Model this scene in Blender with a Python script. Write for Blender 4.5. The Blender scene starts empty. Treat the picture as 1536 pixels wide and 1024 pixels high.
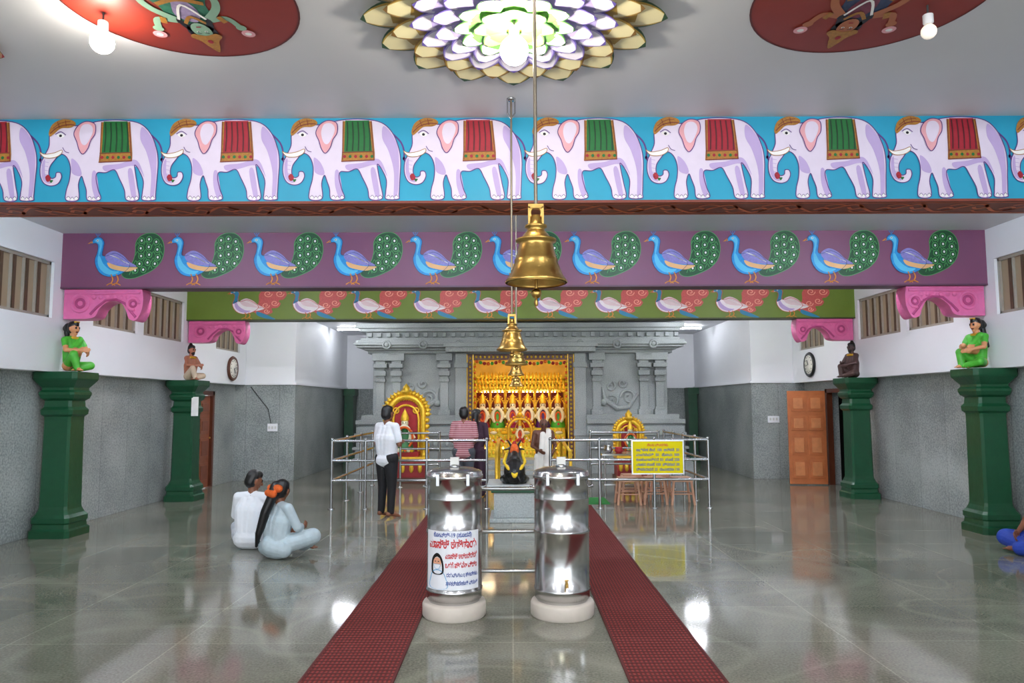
import bpy, math, random
import numpy as np
from mathutils import Vector, Matrix, geometry
random.seed(7)
scene=bpy.context.scene
V=Vector
pi=math.pi
# ------------------------------------------------------------------ materials
def C(h):
    h=h.lstrip('#'); v=[int(h[i:i+2],16)/255 for i in (0,2,4)]
    return tuple((x/12.92 if x<=.04045 else ((x+.055)/1.055)**2.4) for x in v)
M={}
def mat(name,col,rough=.5,metal=0,var=.1,scale=8,bump=0,bscale=None,emis=0,spec=.5):
    if name in M: return M[name]
    if isinstance(col,str): col=C(col)
    m=bpy.data.materials.new(name); m.use_nodes=True; nt=m.node_tree; N=nt.nodes; L=nt.links
    b=N['Principled BSDF']
    tc=N.new('ShaderNodeTexCoord'); no=N.new('ShaderNodeTexNoise'); no.inputs['Scale'].default_value=scale; no.inputs['Detail'].default_value=4
    L.new(tc.outputs['Object'],no.inputs['Vector'])
    mx=N.new('ShaderNodeMix'); mx.data_type='RGBA'
    mx.inputs[6].default_value=(*[max(0,c*(1-var*1.5)) for c in col],1)
    mx.inputs[7].default_value=(*[min(1,c*(1+var*1.5)) for c in col],1)
    L.new(no.outputs['Fac'],mx.inputs[0]); L.new(mx.outputs[2],b.inputs['Base Color'])
    b.inputs['Roughness'].default_value=rough; b.inputs['Metallic'].default_value=metal
    b.inputs['Specular IOR Level'].default_value=spec
    if bump:
        n2=N.new('ShaderNodeTexNoise'); n2.inputs['Scale'].default_value=bscale or scale*3; n2.inputs['Detail'].default_value=5
        L.new(tc.outputs['Object'],n2.inputs['Vector'])
        bp=N.new('ShaderNodeBump'); bp.inputs['Strength'].default_value=bump; bp.inputs['Distance'].default_value=.02
        L.new(n2.outputs['Fac'],bp.inputs['Height']); L.new(bp.outputs[0],b.inputs['Normal'])
    if emis:
        b.inputs['Emission Color'].default_value=(*col,1); b.inputs['Emission Strength'].default_value=emis
    M[name]=m; return m
def granite(name,c1,c2,rough,panel=None,speck=90,grout=.6,veins=0,lo=.75,hi=1.25):
    m=bpy.data.materials.new(name); m.use_nodes=True; nt=m.node_tree; N=nt.nodes; L=nt.links
    b=N['Principled BSDF']; tc=N.new('ShaderNodeTexCoord')
    n1=N.new('ShaderNodeTexNoise'); n1.inputs['Scale'].default_value=speck; n1.inputs['Detail'].default_value=3
    n2=N.new('ShaderNodeTexNoise'); n2.inputs['Scale'].default_value=.9; n2.inputs['Detail'].default_value=6
    for n in (n1,n2): L.new(tc.outputs['Object'],n.inputs['Vector'])
    ad=N.new('ShaderNodeMath'); ad.operation='ADD'; L.new(n1.outputs['Fac'],ad.inputs[0]); L.new(n2.outputs['Fac'],ad.inputs[1])
    mr=N.new('ShaderNodeMapRange'); mr.inputs[1].default_value=lo; mr.inputs[2].default_value=hi; L.new(ad.outputs[0],mr.inputs[0])
    mx=N.new('ShaderNodeMix'); mx.data_type='RGBA'; mx.inputs[6].default_value=(*C(c1),1); mx.inputs[7].default_value=(*C(c2),1)
    L.new(mr.outputs[0],mx.inputs[0]); out=mx.outputs[2]
    if veins:
        for sc,ds,seed in ((.35,14,0),(.6,8,5)):
            mp=N.new('ShaderNodeMapping'); mp.inputs['Location'].default_value=(seed,seed*2,0); L.new(tc.outputs['Object'],mp.inputs[0])
            w=N.new('ShaderNodeTexNoise'); w.inputs['Scale'].default_value=sc; w.inputs['Detail'].default_value=1; w.inputs['Distortion'].default_value=.5
            L.new(mp.outputs[0],w.inputs['Vector'])
            a1=N.new('ShaderNodeMath'); a1.operation='SUBTRACT'; a1.inputs[1].default_value=.5; L.new(w.outputs['Fac'],a1.inputs[0])
            a2=N.new('ShaderNodeMath'); a2.operation='ABSOLUTE'; L.new(a1.outputs[0],a2.inputs[0])
            r2=N.new('ShaderNodeMapRange'); r2.inputs[1].default_value=.0; r2.inputs[2].default_value=.025; r2.inputs[3].default_value=veins; r2.inputs[4].default_value=0; L.new(a2.outputs[0],r2.inputs[0])
            m3=N.new('ShaderNodeMix'); m3.data_type='RGBA'; L.new(r2.outputs[0],m3.inputs[0]); L.new(out,m3.inputs[6]); m3.inputs[7].default_value=(*C('#b8b8a8'),1); out=m3.outputs[2]
    if panel:
        axes,w,h=panel
        sp=N.new('ShaderNodeSeparateXYZ'); cb=N.new('ShaderNodeCombineXYZ'); L.new(tc.outputs['Object'],sp.inputs[0])
        L.new(sp.outputs[axes[0]],cb.inputs[0]); L.new(sp.outputs[axes[1]],cb.inputs[1])
        br=N.new('ShaderNodeTexBrick'); br.offset=0; br.inputs['Scale'].default_value=1; br.inputs['Brick Width'].default_value=w; br.inputs['Row Height'].default_value=h
        br.inputs['Mortar Size'].default_value=.006; br.inputs['Color1'].default_value=(1,1,1,1); br.inputs['Color2'].default_value=(.82,.82,.82,1)
        br.inputs['Mortar'].default_value=(grout,grout,grout,1); L.new(cb.outputs[0],br.inputs['Vector'])
        m2=N.new('ShaderNodeMix'); m2.data_type='RGBA'; m2.blend_type='MULTIPLY'; m2.inputs[0].default_value=1
        L.new(out,m2.inputs[6]); L.new(br.outputs['Color'],m2.inputs[7]); out=m2.outputs[2]
    L.new(out,b.inputs['Base Color']); b.inputs['Roughness'].default_value=rough
    M[name]=m; return m
floor_m=granite('floor_granite','#696b5f','#989688',.08,(('X','Y'),1.2,.9),60,1.25,.2)
floor_m.node_tree.nodes['Principled BSDF'].inputs['IOR'].default_value=1.75
gwallY=granite('granite_side','#848b8a','#b9bfbc',.35,(('Y','Z'),.75,3),38,.62,0,.8,1.2)
gwallX=granite('granite_front','#7a8281','#acb2b0',.35,(('X','Z'),.75,3),38,.62,0,.8,1.2)
stone=granite('shrine_stone','#878d8e','#b6bcbb',.55,None,50)
white=mat('white_paint','#f2f3f7',.6,var=.02,scale=2)
ceilm=mat('ceiling_paint','#d6d7da',.55,var=.03,scale=1.5)
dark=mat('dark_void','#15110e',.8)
green=mat('pillar_green','#0d4629',.3,var=.15,bump=.15,bscale=12)
steel=mat('stainless_steel','#c8c8c8',.22,1,var=.03,scale=3)
steel2=mat('brushed_steel','#b4b6b8',.22,1,var=.05)
brass=mat('brass','#c8a25a',.3,1,var=.15,scale=14,bump=.1,bscale=30)
gold=mat('gold','#f2bc3a',.35,.6,var=.2,scale=20,bump=.35,bscale=30)
goldp=mat('gold_plate','#f0b832',.35,.55,var=.5,scale=16,bump=1.0,bscale=22)
silver=mat('silver_face','#f0e4c4',.35,.3,var=.15,scale=20)
pink=mat('bracket_pink','#de6ca0',.5,var=.12,bump=.5,bscale=14)
wood=mat('orange_wood','#b5683a',.35,var=.25,scale=5)
woodd=mat('dark_wood','#5b2c18',.4,var=.2)
black=mat('black_stone','#0c0c0d',.3)
skin=mat('skin','#7a4a32',.5,var=.06)
skind=mat('skin_dark','#5a3524',.5,var=.06)
skinw=mat('skin_painted','#d08c60',.45,var=.06)
hair=mat('hair','#0b090a',.4,var=.2)
lip=mat('lip','#6a2c28',.5)
shirtw=mat('white_shirt','#e6e9ef',.8,var=.05,scale=6,bump=.5,bscale=9)
kurta=mat('pale_blue_kurta','#b4c3ca',.8,var=.1,scale=14,bump=.5,bscale=10)
blackp=mat('black_trousers','#101014',.8,bump=.3,bscale=9)
denim=mat('grey_trousers','#41454c',.8,bump=.3,bscale=9)
sarig=mat('green_sari','#46a62e',.45,var=.25,scale=10)
sarib=mat('blue_sari','#1c3c9c',.6,var=.3,scale=10,bump=.4,bscale=12)
redc=mat('red_cloth','#a01c22',.6,var=.2,scale=12)
orangef=mat('orange_flowers','#e0601c',.7,var=.3,scale=60,bump=.6,bscale=80)
whitef=mat('white_flowers','#f6efd0',.7,var=.2,scale=60,bump=.6,bscale=80)
yellowf=mat('yellow_flowers','#f0c020',.7,var=.2,scale=60,bump=.6,bscale=80)
def wavemat(name,c1,c2,axis,scale,rough=.8,bump=.5):
    m=bpy.data.materials.new(name); m.use_nodes=True; nt=m.node_tree; N=nt.nodes; L=nt.links
    b=N['Principled BSDF']; tc=N.new('ShaderNodeTexCoord'); w=N.new('ShaderNodeTexWave'); w.bands_direction=axis; w.inputs['Scale'].default_value=scale
    L.new(tc.outputs['Object'],w.inputs['Vector'])
    mx=N.new('ShaderNodeMix'); mx.data_type='RGBA'; mx.inputs[6].default_value=(*C(c1),1); mx.inputs[7].default_value=(*C(c2),1)
    L.new(w.outputs['Fac'],mx.inputs[0]); L.new(mx.outputs[2],b.inputs['Base Color']); b.inputs['Roughness'].default_value=rough
    bp=N.new('ShaderNodeBump'); bp.inputs['Strength'].default_value=bump; bp.inputs['Distance'].default_value=.01; L.new(w.outputs['Fac'],bp.inputs['Height']); L.new(bp.outputs[0],b.inputs['Normal'])
    M[name]=m; return m
carpetm=wavemat('ribbed_carpet','#4a1614','#8a2e2a','X',11,.9)
stripes=wavemat('striped_shirt','#8a3440','#c7a0a4','Z',9,.8,.1)
# ------------------------------------------------------------------ builder
class MB:
    def __init__(s,name): s.n=name; s.v=[]; s.f=[]; s.m=[]; s.sm=[]; s.mats=[]; s.T=None
    def add(s,vs,fs,m,smooth=False):
        b=len(s.v)
        for v in vs: s.v.append(tuple(s.T@V(v)) if s.T else tuple(v))
        if m not in s.mats: s.mats.append(m)
        i=s.mats.index(m)
        for f in fs: s.f.append(tuple(b+k for k in f)); s.m.append(i); s.sm.append(smooth)
    def box(s,x0,x1,y0,y1,z0,z1,m):
        s.add([(x,y,z) for x in (x0,x1) for y in (y0,y1) for z in (z0,z1)],[(0,1,3,2),(4,6,7,5),(0,4,5,1),(2,3,7,6),(0,2,6,4),(1,5,7,3)],m)
    def loft(s,rings,m,smooth=True,cap=True,closed=False):
        n=len(rings[0]); vs=[p for r in rings for p in r]; fs=[]
        R=len(rings)
        for i in range(R if closed else R-1):
            j=(i+1)%R
            for k in range(n): fs.append((i*n+k,i*n+(k+1)%n,j*n+(k+1)%n,j*n+k))
        s.add(vs,fs,m,smooth)
        if cap and not closed: 
            s.add(rings[0],[tuple(range(n))],m); s.add(rings[-1],[tuple(range(n))],m)
    def lathe(s,prof,c,m,seg=32,smooth=True,cap=True):
        s.loft([[(c[0]+r*math.cos(2*pi*k/seg),c[1]+r*math.sin(2*pi*k/seg),c[2]+z) for k in range(seg)] for z,r in prof],m,smooth,cap)
    def sphere(s,c,r,m,seg=16,rg=10):
        if not hasattr(r,'__len__'): r=(r,r,r)
        s.loft([[(c[0]+r[0]*math.sin(a)*math.cos(2*pi*k/seg),c[1]+r[1]*math.sin(a)*math.sin(2*pi*k/seg),c[2]+r[2]*math.cos(a)) for k in range(seg)] for a in [max(.01,pi*i/rg) if i<rg else pi-.01 for i in range(rg+1)]],m)
    def tube(s,pts,r,m,seg=8,closed=False,smooth=True):
        pts=[V(p) for p in pts]; n=len(pts); rs=r if hasattr(r,'__len__') else [r]*n
        rings=[]; up=None
        for i,p in enumerate(pts):
            a=pts[(i-1)%n] if (closed or i>0) else p; b=pts[(i+1)%n] if (closed or i<n-1) else p
            d=(b-a).normalized()
            if up is None: up=d.orthogonal().normalized()
            u=(up-d*up.dot(d)); u=u.normalized() if u.length>1e-6 else d.orthogonal().normalized(); up=u; w=d.cross(u)
            rings.append([p+u*math.cos(2*pi*k/seg)*rs[i]+w*math.sin(2*pi*k/seg)*rs[i] for k in range(seg)])
        s.loft(rings,m,smooth,True,closed)
    def torus(s,c,R,r,m,ax='Z',seg=28,ts=8,arc=1.0,a0=0,sy=1):
        pts=[]
        n=seg
        for i in range(n if arc>=1 else n+1):
            a=a0+2*pi*arc*i/n; x,y=R*math.cos(a),R*sy*math.sin(a)
            pts.append({'Z':(c[0]+x,c[1]+y,c[2]),'Y':(c[0]+x,c[1],c[2]+y),'X':(c[0],c[1]+x,c[2]+y)}[ax])
        s.tube(pts,r,m,ts,arc>=1)
    def prism(s,pts,m,axis,t0,t1):
        f=(lambda a,z,t:(a,t,z)) if axis=='Y' else (lambda a,z,t:(t,a,z))
        n=len(pts); tri=geometry.tessellate_polygon([[V((a,z,0)) for a,z in pts]])
        vs=[f(a,z,t0) for a,z in pts]+[f(a,z,t1) for a,z in pts]
        s.add(vs,[tuple(t) for t in tri]+[tuple(k+n for k in t) for t in tri]+[(k,(k+1)%n,(k+1)%n+n,k+n) for k in range(n)],m)
    def build(s,parent=None,bevel=0,recalc=True):
        me=bpy.data.meshes.new(s.n); me.from_pydata(s.v,[],s.f)
        for m in s.mats: me.materials.append(m)
        me.polygons.foreach_set('material_index',s.m); me.polygons.foreach_set('use_smooth',s.sm)
        if recalc:
            import bmesh
            bm=bmesh.new(); bm.from_mesh(me); bmesh.ops.recalc_face_normals(bm,faces=bm.faces); bm.to_mesh(me); bm.free()
        o=bpy.data.objects.new(s.n,me); scene.collection.objects.link(o)
        if parent: o.parent=parent
        if bevel:
            b=o.modifiers.new('bevel','BEVEL'); b.width=bevel; b.segments=2; b.limit_method='ANGLE'
        return o
def crom(pts,n=5,closed=True):
    out=[]; N_=len(pts)
    for i in range(N_ if closed else N_-1):
        g=lambda k: V((*pts[k%N_],0)) if closed else V((*pts[min(max(k,0),N_-1)],0))
        p0,p1,p2,p3=g(i-1),g(i),g(i+1),g(i+2)
        for j in range(n):
            t=j/n; q=.5*((2*p1)+(-p0+p2)*t+(2*p0-5*p1+4*p2-p3)*t*t+(-p0+3*p1-3*p2+p3)*t**3); out.append((q.x,q.y))
    if not closed: out.append(tuple(pts[-1]))
    return out
class Mural(MB):
    def __init__(s,name,f): super().__init__(name); s.fn=f; s.xf=lambda x,y:(x,y)
    def fill(s,pts,m,l,smooth=True):
        if smooth: pts=crom(pts)
        tri=geometry.tessellate_polygon([[V((a,b,0)) for a,b in pts]])
        s.add([s.fn(*s.xf(a,b),l) for a,b in pts],[tuple(t) for t in tri],m)
    def stroke(s,pts,w,m,l,closed=False,smooth=True):
        if smooth: pts=crom(pts,5,closed)
        n=len(pts); vs=[]
        for i,(x,y) in enumerate(pts):
            a=pts[(i-1)%n] if (closed or i>0) else pts[i]; b=pts[(i+1)%n] if (closed or i<n-1) else pts[i]
            dx,dy=b[0]-a[0],b[1]-a[1]; q=math.hypot(dx,dy) or 1
            ww=w(i/(n-1)) if callable(w) else w
            nx,ny=-dy/q*ww/2,dx/q*ww/2
            vs+= [s.fn(*s.xf(x+nx,y+ny),l),s.fn(*s.xf(x-nx,y-ny),l)]
        fs=[(2*i,2*i+1,(2*i+3)%(2*n),(2*i+2)%(2*n)) for i in range(n if closed else n-1)]
        s.add(vs,fs,m)
    def disc(s,x,y,rx,ry,m,l,n=18): s.fill([(x+rx*math.cos(2*pi*k/n),y+ry*math.sin(2*pi*k/n)) for k in range(n)],m,l,False)
# ------------------------------------------------------------------ room shell
XL,XR=-6.03,6.36
WL,WR=-6.26,6.6      # lower granite wall faces
YF,YB=-3.5,21.8
b=MB('floor'); b.box(-6.7,7.1,YF-3,YB+.3,-.2,0,floor_m); b.build()
b=MB('ceiling'); b.box(-6.55,6.9,YF,6.25,4.12,4.35,ceilm); b.box(-6.55,6.9,6.25,13.8,4.0,4.35,ceilm); b.box(-6.55,6.9,13.8,YB+.3,3.75,4.35,ceilm); b.build()
WIN=[(-2.5,-.9),(-.5,1.1),(1.5,3.1),(3.5,5.1),(6.9,8.0),(8.15,9.55),(10.5,11.75),(11.95,13.4),(14.9,16.2)]
ZS,ZH,ZG=2.84,3.58,2.14
glass=bpy.data.materials.new('frosted_pane'); glass.use_nodes=True
_n=glass.node_tree.nodes; _l=glass.node_tree.links; _b=_n['Principled BSDF']; _b.inputs['Base Color'].default_value=(*C('#9a8c7a'),1); _b.inputs['Roughness'].default_value=.3
_t=_n.new('ShaderNodeBsdfTranslucent'); _t.inputs[0].default_value=(*C('#c8b8a0'),1); _m=_n.new('ShaderNodeMixShader'); _m.inputs[0].default_value=.35
_l.new(_b.outputs[0],_m.inputs[1]); _l.new(_t.outputs[0],_m.inputs[2]); _l.new(_m.outputs[0],_n['Material Output'].inputs[0])
winf=mat('window_frame','#a49c90',.5); winv=mat('window_slat','#5c4836',.5,var=.2)
winc=0
for nm,x0,xw,sgn,doors in (('wall_left',XL,WL,-1,(14.2,15.4)),('wall_right',XR,WR,1,(14.1,15.45))):
    oe=xw+sgn*.25
    o0,o1=sorted((x0,oe)); g0,g1=sorted((xw,oe))
    w=MB(nm)
    w.box(g0,g1,YF,doors[0],0,ZG,gwallY); w.box(g0,g1,doors[1],16.6,0,ZG,gwallY); w.box(g0,g1,doors[0],doors[1],1.98,ZG,gwallY)
    w.box(o0,o1,YF,16.6,ZG,ZS,white); w.box(o0,o1,YF,16.6,ZH,4.12,white)
    y=YF
    for a,c in WIN+[(16.6,16.6)]:
        w.box(o0,o1,y,a,ZS,ZH,white); y=c
    w.build()
    for a,c in WIN:
        winc+=1
        q=MB('window_%d'%winc); f0,f1=sorted((x0+sgn*.04,x0+sgn*.11))
        q.box(f0,f1,a,c,ZS,ZS+.04,winf); q.box(f0,f1,a,c,ZH-.04,ZH,winf); q.box(f0,f1,a,a+.04,ZS,ZH,winf); q.box(f0,f1,c-.04,c,ZS,ZH,winf)
        n=int(round((c-a)/.25))
        for i in range(1,n):
            yy=a+(c-a)*i/n; q.box(f0,f1,yy-.025,yy+.025,ZS+.04,ZH-.04,winv); q.box(f0,f1,yy-.065,yy-.045,ZS+.04,ZH-.04,winf)
        p0,p1=sorted((x0+sgn*.07,x0+sgn*.085)); q.box(p0,p1,a+.04,c-.04,ZS+.04,ZH-.04,glass)
        q.build()
def wall2(nm,xa,xb,ya,yb,gm):
    w=MB(nm); w.box(xa,xb,ya,yb,0,ZG,gm); w.box(xa+.015,xb-.015,ya+.015,yb,ZG,3.9,white); w.box(xa-.03,xb+.03,ya-.03,yb,ZG,ZG+.05,white); w.build()
wall2('wall_return_left',WL-.2,-4.9,16.6,22.0,gwallX)
wall2('wall_return_right',5.4,WR+.2,16.6,22.0,gwallX)
w=MB('wall_back'); w.box(-4.9,5.4,21.8,22.1,0,ZG,gwallX); w.box(-5.2,5.7,21.82,22.1,ZG,3.9,white); w.box(-4.9,5.4,21.76,21.8,ZG,ZG+.05,white); w.build()
w=MB('side_room_dark_box'); w.box(8.2,8.3,13.6,16.1,0,2.4,dark); w.box(6.88,8.2,13.6,13.7,0,2.4,dark); w.box(6.88,8.2,16.0,16.1,0,2.4,dark); w.box(6.88,8.3,13.6,16.1,2.4,2.5,dark); w.box(7.12,8.3,13.6,16.1,-.1,0,dark); w.build()  # near-black box added behind the door opening to keep world light out
w=MB('trim_1')
for x0,sgn,(a,c) in ((WL,1,(14.2,15.4)),(WR,-1,(14.1,15.45))):
    p0,p1=sorted((x0-sgn*.08,x0+sgn*.035))
    w.box(p0,p1,a,a+.09,0,1.98,woodd); w.box(p0,p1,c-.09,c,0,1.98,woodd); w.box(p0,p1,a,c,1.9,1.98,woodd)
w.build()
def door_leaf(nm,T,wd,h,m,m2):
    d=MB(nm); d.T=T
    d.box(0,wd,-.02,.02,0,h,m)
    k=2
    for (z0,z1) in ((.12,.5),(.6,1.0),(1.1,1.4),(1.5,h-.1)):
        for i in range(k):
            xa=.06+i*(wd-.06)/k; xb=xa+(wd-.06)/k-.06
            for s_ in (-1,1):
                ya,yb=sorted((s_*.02,s_*.035)); d.box(xa,xb,ya,yb,z0,z1,m)
                ya,yb=sorted((s_*.035,s_*.048)); d.box(xa+.05,xb-.05,ya,yb,z0+.05,z1-.05,m2)
    d.sphere((wd-.05,-.05,1.0),.02,brass)
    return d.build(bevel=.005)
door_leaf('door_1',Matrix.Translation((6.5,15.3,.02))@Matrix.Rotation(pi-.1,4,'Z'),.76,1.92,wood,mat('orange_wood_light','#c88050',.35,var=.2))
door_leaf('door_2',Matrix.Translation((-6.3,14.3,.02))@Matrix.Rotation(pi/2,4,'Z'),1.0,1.86,mat('brown_door','#8a4c30',.4,var=.2),mat('brown_door_panel','#7a4028',.4,var=.2))
# ------------------------------------------------------------------ beams + murals
cyan=mat('cyan_paint','#1c9bbf',.5,var=.08,scale=3); purp=mat('plum_paint','#7c4664',.5,var=.06,scale=3); olive=mat('olive_paint','#688228',.5,var=.1,scale=3)
brownb=mat('brown_paint','#7c3422',.5); brownl=mat('scroll_brown','#d0663c',.5)
def beam(y0,th,z0,z1,facem,nm='ceiling_beam',under=brownb):
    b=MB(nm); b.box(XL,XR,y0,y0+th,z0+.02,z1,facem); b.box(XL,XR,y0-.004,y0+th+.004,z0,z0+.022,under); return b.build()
be=beam(6.05,.4,3.38,4.12,cyan)
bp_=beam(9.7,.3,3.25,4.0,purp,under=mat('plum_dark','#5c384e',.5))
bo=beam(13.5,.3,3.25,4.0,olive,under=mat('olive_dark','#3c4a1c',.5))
mu=Mural('scroll_border',lambda x,y,l:(x,y,3.378-.001*l)); 
x=XL+.1
k=0
while x<XR-.3:
    s_=1 if k%2 else -1
    mu.stroke([(x,6.25-.1*s_),(x+.1,6.25+.02*s_),(x+.22,6.25+.12*s_),(x+.32,6.25+.04*s_),(x+.26,6.25-.03*s_),(x+.2,6.25+.04*s_)],.03,brownl,1)
    mu.stroke([(x+.15,6.25+.1*s_),(x+.05,6.25+.13*s_),(x-.02,6.25+.07*s_)],.022,brownl,1)
    x+=.27; k+=1
mu.stroke([(XL+.05,6.08),(XR-.05,6.08)],.02,brownl,1,smooth=False); mu.stroke([(XL+.05,6.42),(XR-.05,6.42)],.02,brownl,1,smooth=False)
mu.build(parent=be,recalc=False)
el=mat('elephant_white','#e0d4e8',.5,var=.04,scale=12); eline=mat('elephant_outline','#54307c',.5); elil=mat('elephant_lilac','#bca6d6',.5,var=.05)
epink=mat('elephant_pink','#e6a6ae',.5); mgold=mat('mural_gold','#a8742a',.5,var=.3,scale=60); mred=mat('mural_red','#a0142a',.5,var=.15,scale=30); mredd=mat('mural_dark_red','#560a18',.5)
mgr=mat('mural_green','#126a2e',.5,var=.15,scale=30); mgrd=mat('mural_dark_green','#083a18',.5); mblk=mat('mural_black','#1a1420',.5); mwh=mat('mural_white','#f4f0ee',.5)
MU=Mural('elephant_frieze',lambda x,y,l:((x-768)*.00563,6.05-.0015*l,4.115-(y-180)*.00592))
body=[(22,8),(35,5),(50,10),(65,8),(90,3),(120,2),(148,7),(165,22),(175,45),(178,65),(177,90),(176,112),(175,119),(157,119),(156,110),(157,92),(150,76),(143,68),(145,82),(148,97),(151,118),(133,119),(129,104),(121,88),(113,75),(100,79),(88,79),(86,88),(90,104),(94,118),(75,119),(72,104),(68,93),(64,84),(60,96),(61,118),(43,119),(42,106),(46,90),(47,74),(44,62),(38,54),(30,52),(23,60),(16,70),(15,81),(19,87),(25,85),(26,79),(32,79),(34,86),(29,95),(19,98),(8,94),(2,82),(2,66),(8,52),(13,40),(13,26),(15,15)]
for i in range(-1,10):
    x0=60+182*i; MU.xf=lambda x,y,x0=x0:(x0+x,179+y*1.0)
    A_,B_=((mgr,mgrd),(mred,mredd))[i%2]
    MU.stroke([(166,24),(178,36),(183,50),(182,62)],2.5,eline,1); MU.stroke([(182,58),(186,66),(185,72)],4,eline,1)
    MU.fill(body,el,2)
    MU.fill([(152,12),(168,30),(175,55),(175,100),(172,116),(168,116),(168,80),(160,50),(150,30)],elil,3)
    MU.fill([(96,69),(120,66),(140,60),(150,66),(158,86),(150,74),(138,69),(118,74),(100,77)],elil,3)
    MU.fill([(48,58),(58,66),(64,80),(60,84),(50,80),(48,70)],elil,3)
    MU.fill([(80,78),(86,80),(92,115),(86,116),(80,98)],elil,3); MU.fill([(133,78),(140,76),(147,115),(141,116)],elil,3)
    MU.fill([(4,66),(8,60),(9,80),(18,94),(9,92),(4,82)],elil,3)
    MU.stroke(body,1.3,eline,4,True)
    er=[(56,10),(68,4),(81,8),(82,22),(76,32),(72,44),(65,52),(59,46),(55,34),(50,22)]
    MU.fill(er,epink,5); MU.fill([(62,10),(72,8),(78,14),(77,24),(69,38),(62,36),(58,22)],el,6); MU.stroke(er,1.2,eline,7,True)
    MU.fill([(12,20),(17,8),(30,1),(46,2),(52,8),(44,13),(30,14),(20,22),(14,26)],mgold,5); MU.stroke([(14,22),(24,13),(38,9),(50,9)],1.5,brownb,6); MU.stroke([(18,14),(30,6),(44,4)],1,brownb,6); MU.stroke([(24,4),(28,13)],1,brownb,6,smooth=False); MU.stroke([(36,2),(38,11)],1,brownb,6,smooth=False)
    MU.fill([(24,24),(30,21),(36,25),(30,28)],mwh,5); MU.disc(30,25,2.2,2,mblk,6); MU.stroke([(22,23),(30,19),(38,24)],1.1,eline,6)
    MU.fill([(33,46),(22,50),(8,52),(0,49),(8,57),(22,57),(32,52)],mwh,6); MU.stroke([(33,46),(22,50),(8,52),(0,49),(8,57),(22,57),(32,52)],.9,mgold,7,True)
    MU.stroke([(34,42),(38,48),(44,50)],1,eline,6)
    for ky in range(5): MU.stroke([(3+ky*.6,62+ky*6),(8,63+ky*6),(14-ky*.2,64+ky*6)],.7,elil,5)
    for cx,cy in ((46,116),(52,117),(58,116),(78,116),(84,117),(91,116),(136,116),(142,117),(148,116),(160,116),(166,117),(172,116)): MU.disc(cx,cy,2.6,2.6,mwh,5,10); MU.stroke([(cx-2.6,cy),(cx,cy-2.6),(cx+2.6,cy)],.7,eline,6)
    MU.fill([(10,86),(13,82),(17,84),(18,90),(13,92)],mred,5); MU.fill([(17,90),(22,90),(19,94)],mgr,5)
    MU.fill([(90,5),(134,5),(139,52),(139,62),(89,64),(90,50)],mgold,5,False)
    MU.fill([(94,4),(130,4),(135,50),(93,52)],A_,6,False)
    for kx in range(5):
        xx=97+kx*8; MU.stroke([(xx,6),(xx+1+kx*.4,28),(xx+kx*.7,49)],2.2,B_,7)
    MU.stroke([(90,51),(137,50)],1.3,brownb,7,smooth=False)
    for kx in range(6): MU.disc(94+kx*8.2,57,2.4,2.4,(mred,mgr)[(i+kx)%2],7,8)
    MU.stroke([(89,64),(139,62)],1.5,brownb,7,smooth=False)
    for xa_,xb_ in ((91,91),(133,138)): MU.stroke([(xa_,5),(xb_,62)],1.2,brownb,7,smooth=False)
MU.build(parent=be,recalc=False)
pb=mat('peacock_blue','#1e90d6',.5,var=.2,scale=30); pbl=mat('peacock_light','#58c0e8',.5); pt=mat('peacock_tail','#104a28',.5,var=.4,scale=70); ptl=mat('tail_light','#4c9a54',.5); pcream=mat('wing_cream','#e8b27a',.5); plil=mat('wing_lilac','#8880c4',.5,var=.2,scale=40); pleg=mat('bird_leg','#e08a28',.5)
bw=mat('bird_white','#f4eef2',.5,var=.06,scale=30); bwing=mat('bird_wing_cream','#e6d2d4',.5); btail=mat('bird_tail_coral','#c45650',.5,var=.3,scale=50); btl=mat('bird_tail_light','#f0a890',.5); bneck=mat('bird_teal','#2484a8',.5); pdk=mat('peacock_navy','#173a6a',.5)
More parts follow.
